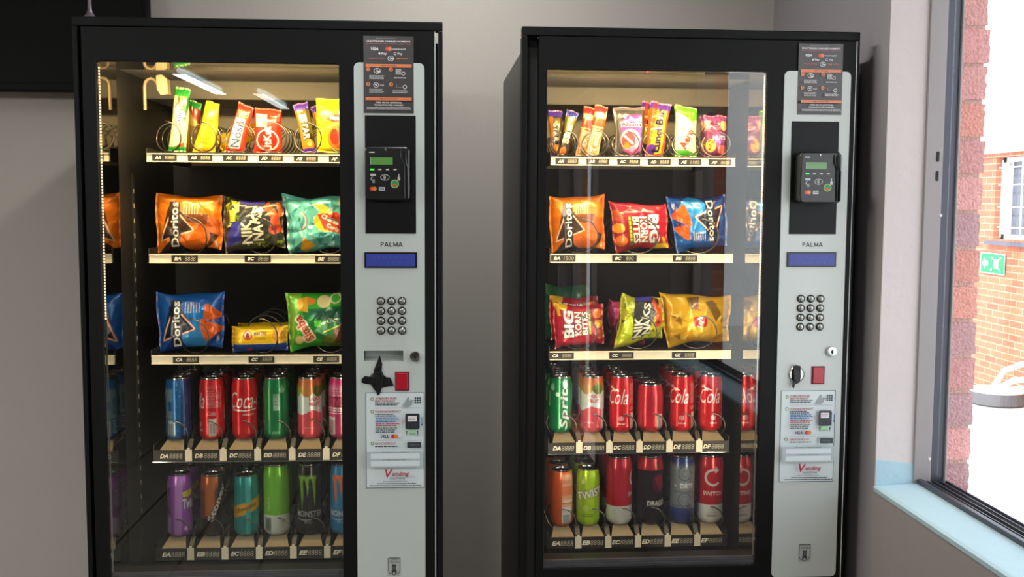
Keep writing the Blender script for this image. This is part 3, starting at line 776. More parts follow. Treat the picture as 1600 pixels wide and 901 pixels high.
    mb.lathe([(0.003, .0145), (0.003, .0154), (0.0001, .0154)], lk, 14, 'Y')
    mb.build('keyhole', M_GASKET, pc)
    # red button
    MB().box(0.6465, 0.6755, -0.0085, -.006, 1.0605, 1.1005).build('return_button_bezel', mat('dark_red', '#4a0c16', .4), pc)
    MB().box(0.6485, 0.6735, -0.0115, -.008, 1.0625, 1.0985).build('return_button', M_RED, pc, bevel=.0015)
    # coin knob / tape
    if mk == 'R':
        kc = (0.612, 0, 1.083)
        MB().lathe([(0.0180, 0.006), (0.0180, 0.009), (0.0165, 0.011), (0.0155, 0.0095), (0.0001, 0.0095)], kc, 36, 'Y').build('coin_knob', M_CHROME, pc, smooth=True)
        MB().box(kc[0]-.0015, kc[0]+.0015, -0.013, -.009, kc[2]-.013, kc[2]+.013).build('coin_slot', M_CHROME, pc)
        tp = [(0.602, 1.103), (0.608, 1.1045), (0.618, 1.103), (0.619, 1.078), (0.617, 1.066), (0.607, 1.062), (0.604, 1.052), (0.6005, 1.056), (0.6025, 1.075)]
        MB().prism(tp, -0.0165, -0.013).build('tape_strip', M_TAPE, pc, bevel=.001)
    else:
        tp = [(0.614, 1.1375), (0.6165, 1.130), (0.6195, 1.118), (0.6185, 1.103), (0.6225, 1.094), (0.628, 1.0895), (0.637, 1.0885), (0.6435, 1.071), (0.630, 1.0695), (0.618, 1.066), (0.6135, 1.052), (0.609, 1.050),
              (0.607, 1.057), (0.600, 1.066), (0.596, 1.074), (0.588, 1.0745), (0.576, 1.078), (0.5765, 1.086), (0.583, 1.0925), (0.600, 1.089), (0.602, 1.105), (0.607, 1.118), (0.611, 1.128)]
        MB().prism(tp, -0.0095, -0.0066).build('tape_patch', M_TAPE, pc, bevel=.0008)
        MB().prism([(0.602, 1.10), (0.6175, 1.102), (0.6225, 1.09), (0.6185, 1.07), (0.603, 1.072), (0.599, 1.085)], -0.013, -0.0095).build('tape_fold', M_TAPE, pc, bevel=.0015)
        MB().lathe([(0.0170, 0.006), (0.0170, 0.0066), (0.0001, 0.0066)], (0.6085, 0, 1.083), 30, 'Y').build('coin_knob', M_CHROME, pc)
    # stickers
    a, b = cfg['pay']; o = pay_sticker().flat('payment_sticker', M_PRINTG, t, a, b, -0.0068, th=.0005); tag(o, 'dark grey payment sticker with orange bars')
    if mk == 'R': o.scale = (0.955, 1, 0.965); o.location = (a*(1-.955), 0, b*(1-.965))
    a, b = cfg['ins']; o = instr_sticker().flat('instruction_sticker', M_PRINTG, t, a, b, -0.0068, th=.0005); tag(o, 'white instruction sticker with red print')
    crest(pc, 0.6425, 0.678)
    # ---------------- card reader
    rx0, rx1, rz0, rz1 = cfg['reader']; pr = cfg['rdepth']
    cr_ = MB().prism(rrect(rx0, rx1, rz0, rz1, 0.009, 6), -pr, -0.008).build('card_reader', M_PLASTIC, t, smooth=True, bevel=.003)
    wv, hv = rx1-rx0, rz1-rz0
    A = Art(4.6, 1.45, '#5f9a45' if mk == 'L' else '#79a070'); A.greek(.5, 1.0, 4.2, 1, .08, '#6f9a55', 2); A.rect(0, 0, .2, 1.45, '#9fb09a')
    A.flat('reader_screen', mat('lcd_green', painted=True, rough=.3, emit='#6db04a', estr=.0), cr_, rx0+wv*.12, rz0+hv*.665, -pr-.0002)
    mb = MB()
    for k in range(4): mb.box(rx0+wv*(.13+.17*k), rx0+wv*(.20+.17*k), -pr-.0008, -pr, rz0+hv*.565, rz0+hv*.585)
    mb.box(rx0+wv*.1, rx0+wv*.22, -pr-.0005, -pr, rz0+hv*.885, rz0+hv*.905)
    mb.build('status_light', M_WHITEP, cr_)
    MB().box(rx0+wv*.12, rx0+wv*.21, -pr-.0011, -pr-.0008, rz0+hv*.562, rz0+hv*.588).build('green_light', mat('green_led', '#30d040', .4, emit='#30ff40', estr=1.0), cr_)
    A = Art(8, 4.2, '#121112'); W = '#c9c6c6'
    A.rect(.9, 3.3, 2.0, 3.7, W); A.arc(1.4, 2.7, .35, .12, 90, 300, W); A.rect(1.3, 1.9, 1.8, 2.6, '#8a8888')
    A.arc(3.8, 3.0, .85, .1, 0, 360, W, ry=.55)
    for k in range(3): A.arc(3.3, 3.0, .2+.2*k, .1, -50, 50, W)
    A.rect(6.3, 2.4, 6.8, 3.1, W); A.rect(6.45, 3.1, 6.65, 3.7, W)
    A.disc(1.2, .75, .42, '#d8442f'); A.disc(1.75, .75, .42, '#e88038'); A.rect(2.6, .4, 3.8, 1.1, W); A.text('VISA', 3.2, .75, .35, '#26356d', w=.95, bold=.03)
    A.W = 8; k = wv*100*.9/8
    for e_ in A.el: e_[0][:] = e_[0]*k
    A.W *= k; A.H *= k
    A.flat('reader_symbols', M_PRINTG, cr_, rx0+wv*.02, rz0+hv*.14, -pr-.0001, th=.0001)
    bx, bz = rx0+wv*.665, rz0+hv*.305
    MB().lathe([(0.0085, pr), (0.0085, pr+.0012), (0.0001, pr+.0012)], (bx, 0, bz), 28, 'Y').build('badge', mat('lime_badge', '#b9c96a', .4), cr_)
    mb = MB(); mb.lathe([(0.0070, pr+.0012), (0.0070, pr+.0015), (0.0001, pr+.0015)], (bx, 0, bz), 28, 'Y'); mb.build('badge_face', mat('green_badge', '#2f8f5f', .4), cr_)
    MB().box(bx-.0045, bx+.0045, -pr-.0019, -pr-.0014, bz-.0045, bz-.0010).build('badge_band', mat('orange_badge', '#d8602c', .4), cr_)
    MB().lathe([(0.0024, pr), (0.0024, pr+.0006), (0.0014, pr+.0008), (.0013, pr), (0.0001, pr)], (rx0+wv*.46, 0, rz1-.0065), 16, 'Y').build('reader_lens', M_CHROME, cr_)
    mb = MB().tube([(rx1-wv*.10, -pr-.001, rz1-.006), (rx1-wv*.10, -pr-.006, rz1-.012), (rx1-wv*.085, -pr-.006, rz0+hv*.70), (rx1-wv*.05, -pr-.005, rz0+hv*.62), (rx1-wv*.04, -pr-.003, rz0+.004)], .0022, 8)
    mb.tube([(rx1-wv*.19, -pr, rz1-.006), (rx1-wv*.19, -pr-.004, rz0+hv*.80), (rx1-wv*.12, -pr-.005, rz0+hv*.68), (rx1-wv*.11, -pr-.002, rz0+.004)], .0014, 8)
    mb.build('card_swipe_guide', M_PLASTIC, cr_, smooth=True)
    return t

CFG = {
 'L': dict(label='vending machine on the left, with black tape crossed over its coin knob', outer=(-0.003, 0.747), door=(0.016, 0.7315), glass=(0.043, 0.534), panel=(0.5645, 0.7095),
           tray=0.0855, pitch=0.0783, coil_r=.033, labA=.012, labB=[.135, .298, .456], labC=[.133, .303, .450], tab=.000, led='l', ledk=1.15, sidek=0.8, bshift=.004,
           pay=(0.5845, 1.641), ins=(0.5840, 0.8505), reader=(0.5875, 0.6795, 1.462, 1.571), rdepth=.030),
 'R': dict(label='vending machine on the right, beside the window, with a bare coin knob', outer=(0.000, 0.7365), door=(0.036, 0.7275), glass=(0.053, 0.532), panel=(0.5680, 0.7155),
           tray=0.0855, pitch=0.0727, coil_r=.028, labA=.010, labB=[.087, .232, .377], labC=[.085, .228, .379], tab=.000, led='r', ledk=1.0, sidek=2.0,
           pay=(0.5975, 1.651), ins=(0.5785, 0.8405), reader=(0.594, 0.684, 1.460, 1.569), rdepth=.048),
}
for mk in 'LR': make_machine(mk, CFG[mk])

# ------------------------------------------------------------------ packets
def crumple(s, t, seed, n=9):
    r = np.random.RandomState(seed); d = np.zeros_like(s)
    for k in range(n):
        a = r.uniform(0, PI); f = r.uniform(3, 11); ph = r.uniform(0, 6.28)
        q = (s*math.cos(a)+t*math.sin(a))*f+ph+0.8*np.sin(4*(s*math.sin(a)-t*math.cos(a))+ph)
        d += (1-np.abs(np.sin(q)))**2*r.uniform(-1, 1)/math.sqrt(f)
    return d
def make_pack(mk, name, quad, floor, art, label, cat, group, thick=0.045, seal='h', yc=0.252, crm=1.0, seed=1, res=120, rot180=False, back=None, material=None, pinch=.09, exact=False):
    """quad: TL, TR, BR, BL in machine (u, z)"""
    TL, TR, BR, BL = [np.array(p) for p in quad]
    wv = np.linalg.norm(TR-TL); hv = np.linalg.norm(TL-BL); big = max(wv, hv)
    nx = max(24, int(res*wv/big)); ny = max(24, int(res*hv/big))
    img = art.raster(nx+1, ny+1)
    if rot180: img = img[::-1, ::-1]
    def surf(nx, ny, sgn):
        s, t = np.meshgrid(np.linspace(0, 1, nx+1), np.linspace(0, 1, ny+1))
        a, b = np.abs(2*s-1), np.abs(2*t-1)
        if seal == 'h': a2, b2 = np.clip(a/.93, 0, 1), b; 
        else: a2, b2 = a, np.clip(b/.93, 0, 1)
        f = np.clip(1-a2**2.6, 0, 1)**.62*np.clip(1-b2**2.6, 0, 1)**.62
        if seal == 'h': t = .5+(t-.5)*(1-pinch*(1-a**2))
        else: s = .5+(s-.5)*(1-pinch*(1-b**2))
        P = (BL[None, None]*((1-s)*(1-t))[..., None]+BR*(s*(1-t))[..., None]+TL*((1-s)*t)[..., None]+TR*(s*t)[..., None])
        cr_ = crumple(s*wv*7, t*hv*7, seed)*0.0056*crm
        edge = (1-f)*np.sin((s if seal == 'v' else t)*34+seed)*0.0012*crm
        y = sgn*(thick/2*f)+cr_*(.35+.65*np.minimum(f*2, 1))+edge
        wob = 0.0016*crm*np.sin(s*9+seed)*b**6; wob2 = 0.0016*crm*np.sin(t*8+seed*2)*a**6
        return np.stack([P[..., 0]+wob2, y, P[..., 1]+wob], -1).reshape(-1, 3)
    V1 = surf(nx, ny, -1); bx, by = max(8, nx//3), max(8, ny//3)
    V2 = surf(bx, by, 1); c2 = hx(back) if back else tuple(img.reshape(-1, 3).mean(0))
    V = np.concatenate([V1, V2]); C = np.concatenate([img.reshape(-1, 3), np.tile(c2, (len(V2), 1))])
    u0 = (V[:, 0].min()+V[:, 0].max())/2; z0 = V[:, 2].min()
    V = V-np.array([u0, 0, z0])
    Fq = np.concatenate([grid_faces(nx, ny), grid_faces(bx, by, len(V1), True)])
    me = fast_mesh(name, V, Fq, C, material or M_FOIL)
    o = bpy.data.objects.new(name, me); COL.objects.link(o)
    o.location = world(mk, u0, yc, floor+.0006); o.rotation_euler = (0, 0, MACH[mk][2])
    tag(o, label, cat, group); return o
def behind(o, mk, du, dy, label, rz=0.0, dz=0.0, ry=0.0):
    c = o.copy(); COL.objects.link(c); a = MACH[mk][2]
    c.location = o.location+Vector((du*math.cos(a)-dy*math.sin(a), du*math.sin(a)+dy*math.cos(a), dz)); c.rotation_euler = (0, ry, a+rz); c['label'] = label
    return c

# ---- designs
def art_doritos(base, chip, dark, flav):
    A = Art(15.4, 13.4, base)
    A.poly([(.8, 0), (4.6, 3.5), (9.5, 1.0), (15.4, .3), (15.4, 0)], dark if base != '#1560b8' else '#0c2f78')
    A.disc(10.2, 4.6, 4.4, '#4a2a16' if base != '#1560b8' else '#0b3a86'); A.disc(9.3, 3.6, 3.6, chip if base != '#1560b8' else '#2a86cf')
    if base == '#1560b8': 
        A.poly([(6.5, 9.5), (13.5, 10.5), (12, 5.5), (8, 5.2)], '#1a7fd0')
        A.poly([(11.4, 10.9), (12.2, 10.9), (14.9, 8.3), (14.9, 7.4), (12.4, 7.0), (11.2, 7.6)], '#e5661d'); A.poly([(10.3, 7.4), (11.2, 7.4), (15.0, 5.2), (15.0, 4.4), (12.0, 1.8), (11.4, 1.9), (10.6, 4.8)], '#df5f1b')
        for i in range(26):
            q = random.Random(i); A.disc(11+3.4*q.random(), 3.2+5*q.random(), .16, '#b8430f')
    else:
        A.poly([(9.8, 6.0), (15.0, 3.6), (15.2, 7.5), (11, 8.6)], '#c25a12'); A.poly([(5.6, 9.2), (12.6, 8.9), (12.2, 6.4), (9, 6.8), (6, 7.6)], '#7a4320')
    A.poly([(1.6, 2.5), (9.2, 4.9), (4.9, 12.2), (3.4, 10.5)], dark)
    for a_, b_ in (((1.4, 2.6), (4.2, 9.4)), ((1.4, 2.6), (4.4, 3.5)), ((9.3, 5.0), (6.0, 3.9)), ((9.3, 5.0), (6.2, 8.8))):
        A.line(*a_, *b_, .42, flav); A.line(*a_, *b_, .18, '#fff0d8')
    A.rect(3.6, .8, 6.2, 11.9, dark)
    A.text('Doritos', 4.9, 6.4, 1.75, '#fbf7ee', rot=90, w=10.8, bold=.012, outline='#17120f', ow=.05)
    for k in range(6): A.greek(8.6, 7.0+0*k, 11.4, 1, .16, '#f5ead8', 20+k, rot=True, frac=.9) if False else A.greek(9.0, 7.0+.62*k, 11.6, 1, .2, '#f7e6c8', 20+k, rot=True, frac=.8)
    A.text('Big', 14.3, 1.4, .8, '#f0e8e0', rot=90, bold=.03) if base != '#1560b8' else A.text('36g', 14.3, 2.4, .8, '#f0f0f0', rot=90, bold=.03)
    A.rect(0, 0, .7, 13.4, base); A.rect(14.7, 12.0, 15.4, 13.4, base)
    return A
def art_niknaks(c1, c2):
    A = Art(13.8, 12.6, c1)
    for i in range(26):
        q = random.Random(i+3); x, y = q.uniform(0, 5), q.uniform(6.0, 12.6); A.poly([(x, y), (x+q.uniform(.5, 2), y+q.uniform(-.6, 1)), (x+q.uniform(.1, 1), y-q.uniform(.5, 1.6))], q.choice(['#c4cf2c', '#7b8c18', '#e2e68a', '#4d5c12']))
    for i in range(22):
        q = random.Random(i+40); x, y = q.uniform(5, 12.5), q.uniform(0.0, 3.5); A.poly([(x, y), (x+q.uniform(.5, 1.8), y+q.uniform(-.6, 1)), (x+q.uniform(.1, 1), y-q.uniform(.4, 1.2))], q.choice(['#b8c42c', '#7b8c18', '#55661a']))
    A.poly([(.3, 1.2), (4.4, 2.4), (4.8, 6.8), (2.6, 7.6), (1.0, 4)], c2)
    A.poly([(4.2, 12.4), (9.0, 12.6), (12.6, 12), (11.8, 8.6), (9.6, 5), (8.8, 2.0), (4.4, 1.2), (4.0, 7.4)], '#3b3a38')
    A.poly([(9.6, 11.2), (10.6, 12.2), (12.8, 8.8), (13.4, 4.6), (12.0, 3.8), (11.0, 6.0), (11.2, 8)], '#e0562a')
    A.poly([(12.2, 12.0), (13.0, 12.0), (13.6, 8.6), (12.9, 8.2)], '#e8703a'); A.disc(11.8, 4.9, 1.1, '#d8442a'); A.disc(11.8, 5.1, .45, '#7a1d18')
    A.rect(1.9, 7.2, 3.2, 9.8, '#e3e23a'); 
    for k in range(6): A.rect(2.0, 7.5+.38*k, 3.1, 7.65+.38*k, '#8f8d1e')
    A.text('NIK', 5.7, 4.4, 2.2, '#f6f3dc', rot=90, w=5.4, bold=.03, outline='#1d1b18', ow=.045)
    A.text('NA', 8.2, 4.3, 2.2, '#f6f3dc', rot=90, w=4.0, bold=.03, outline='#1d1b18', ow=.045)
    A.text('KS', 8.0, 8.9, 2.1, '#e9e6cc', rot=80, w=4.2, bold=.03, outline='#1d1b18', ow=.04)
    A.poly([(4.4, 12.6), (9.6, 12.6), (9.8, 11.7), (4.2, 11.6)], '#5b50c0')
    return A
def art_teal():
    A = Art(15.8, 13.2, '#5fb3ab')
    for i in range(46):
        q = random.Random(i+9); x, y = q.uniform(0, 15), q.uniform(0, 13); A.poly([(x, y), (x+q.uniform(.6, 2.6), y+q.uniform(-1, 1.8)), (x+q.uniform(.1, 1.6), y-q.uniform(.6, 2.2))], q.choice(['#3c8f8b', '#8fd6cd', '#b9ece4', '#2f7a7e', '#74c6bd']))
    A.poly([(7.0, 11.6), (9.4, 11.4), (11.2, 10.2), (9.0, 9.4)], '#e5a820'); A.poly([(3.2, 1.0), (4.4, 3.6), (7.2, 1.4), (4.4, .2)], '#e0a01e'); A.poly([(12.8, 12.6), (15.8, 13), (15.8, 10), (13.2, 10.6)], '#eeb62c')
    A.disc(10.2, 7.2, 3.0, '#f0c02a', ry=2.6); A.poly([(8.0, 9.0), (12.6, 9.4), (14.4, 6.8), (13.4, 4.0), (9.6, 5.2)], '#d9482e')
    A.text('Cheese', 11.0, 7.6, 1.0, '#f8e8c8', rot=-30, w=4.4, bold=.04, outline='#b2321f', ow=.05); A.text('Curls', 11.6, 5.6, .9, '#f8e8c8', rot=-30, w=3.0, bold=.04, outline='#b2321f', ow=.05)
    A.arc(3.0, 7.5, 2.2, .35, -60, 60, '#e9dcc8'); A.arc(2.9, 7.5, 2.5, .2, -60, 60, '#b34a4a')
    return A
def art_bakers():
    A = Art(13.2, 6.2, '#f2c21c'); A.rect(0, 0, 13.2, 2.0, '#24479c'); A.rect(0, 2.0, 13.2, 2.2, '#f8e07a')
    for k in range(7): A.rect(.1, 2.3+.55*k, .9, 2.55+.55*k, '#c79412')
    A.disc(4.1, 4.2, 1.15, '#d23c2a'); A.disc(4.1, 4.2, .85, '#f0dcb8'); A.disc(4.1, 3.9, .5, '#b2402c'); A.disc(4.05, 4.5, .3, '#6d4028')
    A.text('BAKERS', 7.0, 4.5, .7, '#2f4a92', w=2.8, bold=.03); A.greek(5.8, 3.6, 8.4, 3, .14, '#6f6a4a', 3)
    A.disc(11.2, 3.9, 1.5, '#e0a238'); A.rect(3.9, .4, 5.0, 1.1, '#c23a4a'); return A
def art_simba():
    A = Art(15.8, 14.0, '#3fae2c')
    A.poly([(4, 10.2), (15.8, 10.8), (15.8, 3.2), (8, 2), (4.5, 5.5)], '#1f7a3c'); A.poly([(6, 9.8), (15.8, 10.2), (15.8, 6.4), (7.2, 7.4)], '#1b5a42')
    A.poly([(0, 14), (4, 14), (2.6, 8.6), (1.3, 2), (0, 0)], '#8ccb3c')
    A.poly([(3.0, 12.6), (5.2, 13.2), (5.4, 9.4), (2.8, 10.0)], '#f0b02a'); A.poly([(5.2, 13.2), (7.2, 12.6), (7, 11.6), (5.4, 11.2)], '#e6862a')
    A.disc(9.2, 12.0, 1.6, '#eedd9c'); A.arc(11.9, 12.6, 1.2, .35, 0, 360, '#e9f2c0'); A.arc(14.4, 12.2, .9, .3, 0, 360, '#bfe08a')
    A.poly([(9, 3), (15.8, 4), (15.8, 0), (8, .6)], '#5a6a24'); A.poly([(11.4, 4.6), (13.4, 6), (13.8, 1.4), (12, .8)], '#6a3a2c')
    A.text('Simba', 4.2, 5.2, 2.2, '#c92a2a', rot=118, w=6.8, bold=.03, outline='#f6e6bc', ow=.12); A.disc(2.9, 2.6, 1.1, '#ecd28c')
    A.text('Sour Cream', 10.2, 6.8, .9, '#d8f0d8', rot=12, w=5.2, bold=.03); A.line(9, 4.0, 13, 5.6, .35, '#c7dc3c'); A.rect(7.0, 5.6, 8.4, 7.2, '#5fd03c')
    return A
def art_korn():
    A = Art(13.8, 12.8, '#c21c34')
    A.poly([(.2, 12.8), (4.0, 12.8), (3.4, 11.2), (1.6, 11.3), (1.9, 9.4), (1.2, 9.4)], '#f0bc24')
    A.poly([(9.2, 12.2), (13.8, 12.8), (13.8, 1.2), (9.6, 2.2), (8.4, 6)], '#9a1c28'); A.disc(12.0, 10.0, 1.4, '#e0762c'); A.disc(12.3, 6.8, 1.3, '#d9982c'); A.disc(12.4, 3.6, 1.4, '#b0502c')
    A.rect(9.2, 3.6, 10.1, 11.6, '#6b6420'); A.greek(3.8, 9.45, 11.4, 1, .5, '#e3cf3e', 4, rot=True)
    A.text('BIG', 3.9, 7.0, 2.5, '#f7f4ea', rot=90, w=7.8, bold=.035, outline='#231a18', ow=.045)
    A.text('KORN', 6.4, 7.2, 1.7, '#f7f4ea', rot=90, w=7.2, bold=.03, outline='#231a18', ow=.045)
    A.text('BITES', 8.3, 7.3, 1.5, '#f7f4ea', rot=90, w=7.2, bold=.03, outline='#231a18', ow=.045)
    A.poly([(2, 0), (9, .4), (8, 2.4), (3.4, 2.0)], '#d8384c'); return A
def art_lays():
    A = Art(17.6, 13.2, '#d9a514')
    for i in range(26):
        q = random.Random(i+70); x, y = q.uniform(.5, 16.5), q.uniform(.8, 12.5); A.poly([(x, y), (x+q.uniform(.6, 2.4), y+q.uniform(.2, 1.5)), (x+q.uniform(.2, 1.8), y-q.uniform(.4, 1.6))], q.choice(['#b58412', '#8a6418', '#e8c23c', '#f0d060', '#c59014', '#8f6a1a']))
    A.poly([(6.2, 12.4), (9.4, 12.8), (8.4, 9.8), (6.8, 9.4)], '#6b4e1c'); A.poly([(10.6, 11.6), (12.6, 12.2), (14.6, 8.2), (13.2, 6.0)], '#7a5c20')
    A.disc(9.0, 6.2, 3.2, '#e3b824', ry=2.9); A.poly(rrect(7.2, 10.8, 4.6, 7.6, .8, 4), '#cc2e22'); A.text("Lay's", 9.0, 6.1, 1.5, '#fbf6e8', rot=80, w=3.0, bold=.05, shear=.1); A.text('T', 8.6, 9.6, 1.2, '#a02040', rot=60, bold=.03)
    return A

def bar_art(W, H, base, top, bottom, txt, tc, th, tl, tw, oc=None, extras=None, rot=90, bold=.04, ty=.5, tx=.5):
    A = Art(W, H, base)
    if extras: extras(A)
    if top: A.rect(0, H*.86, W, H, top)
    if bottom: A.rect(0, 0, W, H*.09, bottom)
    if txt: A.text(txt, W*tx, H*ty, th, tc, rot=rot, w=tl, bold=bold, outline=oc, ow=.06)
    return A

FA, FB, FC, FD, FE = [ROWS[k][2] for k in 'ABCDE']
GL1, GR1 = 'chocolate bars and sweets on the top shelf of the left machine', 'chocolate bars and sweets on the top shelf of the right machine'
GLB, GRB = 'crisp packets in the left machine', 'crisp packets in the right machine'

# left machine, top shelf
def ex(A):
    A.poly([(0, 0), (1.1, 0), (.9, 15), (0, 15)], '#e8dcb0'); A.poly([(1.0, 15), (4.2, 15), (4.2, 11), (3.4, 7), (1.4, 11)], '#2d6a3a'); A.disc(2.3, 13.0, .75, '#e0c860'); A.disc(3.1, 13.0, .5, '#d8b038'); A.arc(2.2, 10.4, 1.2, .35, 20, 200, '#c9423a')
    A.poly([(.6, 1.0), (3.6, 2.4), (3.8, 1.0), (1, .8)], '#b8602c'); A.disc(2.6, 8.8, .9, '#d8dce8')
o = make_pack('L', 'snack_bar', [(0.136, 1.722), (0.171, 1.716), (0.158, 1.572), (0.117, 1.572)], FA, bar_art(4.2, 15, '#efe3b6', '#2f9a3c', '#2e9a40', 'Crisp', '#4a4878', 1.5, None, 6.6, '#f5efd8', ex, ty=.52), 'cream and green upright snack bar at the left end of the top shelf', 'snack bar', GL1, thick=.022, seal='v', crm=.5, seed=2, pinch=.04)
make_pack('L', 'snack_bar', [(0.150, 1.702), (0.183, 1.690), (0.178, 1.574), (0.142, 1.574)], FA, bar_art(3.6, 12.5, '#a8883c', '#2f8a3c', None, '', '#4a4878', 1.5, None, 6.6, None, lambda A: (A.poly([(0, 12), (3.6, 12), (3.6, 7), (1.8, 8.5)], '#8a2f22'), A.rect(1.2, 0, 3.6, 6.5, '#7a6a3c'))), 'brown and green snack bar half hidden behind the cream one', 'snack bar', GL1, thick=.02, seal='v', crm=.5, seed=3, pinch=.04, yc=.298)
def ex(A):
    A.disc(2.9, 9.4, 1.5, '#e8b030'); A.arc(2.9, 9.4, 1.5, .25, 0, 360, '#7a5a20'); A.disc(2.4, 9.8, .5, '#7a4a1c'); A.disc(3.3, 9.2, .4, '#a0602a'); A.greek(1.2, 3.4, 3.6, 4, .2, '#b07818', 3); A.disc(1.6, 1.6, .7, '#eac878')
o = make_pack('L', 'snack_bar', [(0.207, 1.690), (0.236, 1.680), (0.224, 1.570), (0.172, 1.571)], FA, bar_art(5.2, 12.5, '#f3bf1c', '#f6c62a', None, 'Tex', '#8a6a1a', .9, None, 2.2, None, ex, ty=.5, tx=.25), 'bright yellow snack bar leaning right in the second coil', 'snack bar', GL1, thick=.024, seal='v', crm=.6, seed=5, pinch=.04)
behind(o, 'L', .022, .047, 'yellow bar slanting behind the bright yellow one', dz=.012, ry=.95)
def ex(A):
    A.poly([(.6, 0.8), (3.4, .8), (3.4, 8.6), (.6, 8.6)], '#f4e6dc'); A.disc(2.2, 10.6, 1.3, '#f0a838'); A.disc(2.5, 10.8, .6, '#f6c860')
    A.greek(1.0, 3.85, 2.6, 1, .2, '#c8342a', 6, rot=True)
o = make_pack('L', 'chocolate_bar', [(0.279, 1.688), (0.312, 1.674), (0.288, 1.571), (0.243, 1.573)], FA, bar_art(4.6, 12.2, '#d9412a', '#c8352a', '#c02a28', 'Nosh', '#3c4a8c', 2.1, None, 7.0, None, ex, ty=.38, tx=.46, bold=.02), 'orange-red chocolate bar with dark blue upright lettering on white', 'chocolate bar', GL1, thick=.022, seal='v', crm=.5, seed=7, pinch=.04)
def ex(A):
    A.rect(.6, 6.0, 3.1, 9.0, '#efd7a0'); A.rect(2.0, 6.4, 3.0, 7.4, '#c06a3c'); A.greek(.9, 8.6, 1.9, 5, .12, '#9a7a50', 3); A.rect(3.3, 7.5, 6.0, 8.3, '#c2301f')
    A.disc(3.2, 3.0, 2.6, '#f7e9dc', ry=2.5); A.disc(3.2, 3.0, 2.3, '#d6261c', ry=2.2)
o = make_pack('L', 'chocolate_bar', [(0.314, 1.676), (0.375, 1.671), (0.376, 1.572), (0.311, 1.573)], FA, bar_art(6.4, 10.4, '#d8301f', '#e03a26', None, 'KitKat', '#faf3ea', 1.7, None, 4.4, None, ex, rot=90, ty=.29, bold=.02), 'squat red chocolate pack with white lettering in a white ring', 'chocolate bar', GL1, thick=.026, seal='v', crm=.5, seed=9, pinch=.03)
def fivestar(W, H, txt='5STAR'):
    def ex(A):
        A.poly([(0, 0), (.9, 0), (.9, H), (0, H)], '#e0862c'); A.poly([(.9, H*.84), (W, H*.84), (W, H*.3), (.9, H*.6)], '#6a5a24'); A.disc(W*.55, H*.17, W*.36, '#d88a2c'); A.disc(W*.6, H*.18, W*.16, '#f0c060')
    return bar_art(W, H, '#3a2a1c', '#5a3aa8', '#6a3cc0', txt, '#f3edd2', W*.42, None, H*.56, '#4a3a1c', ex, rot=-90, ty=.52, bold=.03)
o = make_pack('L', 'chocolate_bar', [(0.402, 1.682), (0.436, 1.690), (0.456, 1.574), (0.426, 1.571)], FA, fivestar(3.4, 11.6), 'brown chocolate bar with purple ends leaning left in the fifth coil', 'chocolate bar', GL1, thick=.022, seal='v', crm=.6, seed=11, pinch=.04)
c = behind(o, 'L', .034, .047, 'dark chocolate bar standing behind the purple-ended one, beside the yellow box', rz=0)
def ex(A):
    A.rect(0, 10.8, 9, 12.4, '#f2ea2e'); A.disc(2.6, 9.6, .75, '#5a5a20', ry=.32); A.disc(2.6, 9.6, .62, '#f3ee6a', ry=.22); A.disc(5.6, 8.2, 2.9, '#d8502a', ry=1.0)
    A.disc(6.2, 3.4, 3.2, '#f08a2a'); A.disc(5.0, 3.8, 1.3, '#e0381e', ry=1.9); A.disc(7.4, 3.0, 1.1, '#f4c02c', ry=1.7); A.disc(6.5, 1.6, 1.2, '#d8602a'); A.poly([(1.6, 6), (3, 6.8), (3.2, 5.2)], '#7ab02c')
o = make_pack('L', 'sweet_packet', [(0.4535, 1.700), (0.5335, 1.698), (0.5325, 1.573), (0.4555, 1.577)], FA, bar_art(9, 12.8, '#efe01c', None, '#d8c018', 'Maynards', '#fdf6e8', .95, None, 4.6, '#a8281c', ex, rot=0, ty=.64, tx=.64, bold=.05), 'tall bright yellow sweet packet beside the right door frame', 'sweet packet', GL1, thick=.03, seal='v', crm=.4, seed=13, pinch=.02)

# right machine, top shelf
make_pack('R', 'chocolate_bar', [(0.089, 1.692), (0.125, 1.691), (0.122, 1.580), (0.097, 1.580)], FA, fivestar(3.2, 11.4, 'STAR'), 'purple-topped chocolate bar at the far left of the right machine, standing behind its twin', 'chocolate bar', GR1, thick=.02, seal='v', crm=.5, seed=21, yc=.298, pinch=.04)
make_pack('R', 'chocolate_bar', [(0.128, 1.688), (0.157, 1.679), (0.131, 1.576), (0.105, 1.579)], FA, bar_art(3.4, 11.6, '#3a2a1c', '#3a3a98', None, '5Star', '#f5f0c8', 1.7, None, 7.2, '#6a6a20', lambda A: (A.poly([(0, 11.6), (3.4, 11.6), (3.0, 6), (.6, 6)], '#6d6a24'), A.disc(1.6, 1.2, 1.0, '#d8742c'), A.disc(1.7, 9.3, .6, '#f0e8b0')), rot=-90 if False else 90, ty=.5, bold=.04), 'dark bar with cream bubble lettering leaning right in the first coil', 'chocolate bar', GR1, thick=.02, seal='v', crm=.6, seed=22, pinch=.04)
o = make_pack('R', 'chocolate_bar', [(0.197, 1.700), (0.229, 1.692), (0.205, 1.575), (0.176, 1.579)], FA, bar_art(3.4, 12, '#d8582c', '#c83a34', None, 'Tex', '#f6e0b8', 1.6, None, 3.4, '#b8301c', lambda A: (A.poly([(0, 0), (3.4, 0), (3.2, 6), (.4, 6.6)], '#e8c08a'), A.poly([(.4, 1), (2.8, 2.4), (3, 4.8), (.6, 4)], '#e8863c'), A.rect(0, 6.6, 3.4, 6.9, '#f0e0a0'), A.rect(.2, 9, 3.2, 10.2, '#f0d8a0')), ty=.22, bold=.05), 'orange and cream chocolate bar leaning right in the second coil', 'chocolate bar', GR1, thick=.02, seal='v', crm=.6, seed=23, pinch=.04)
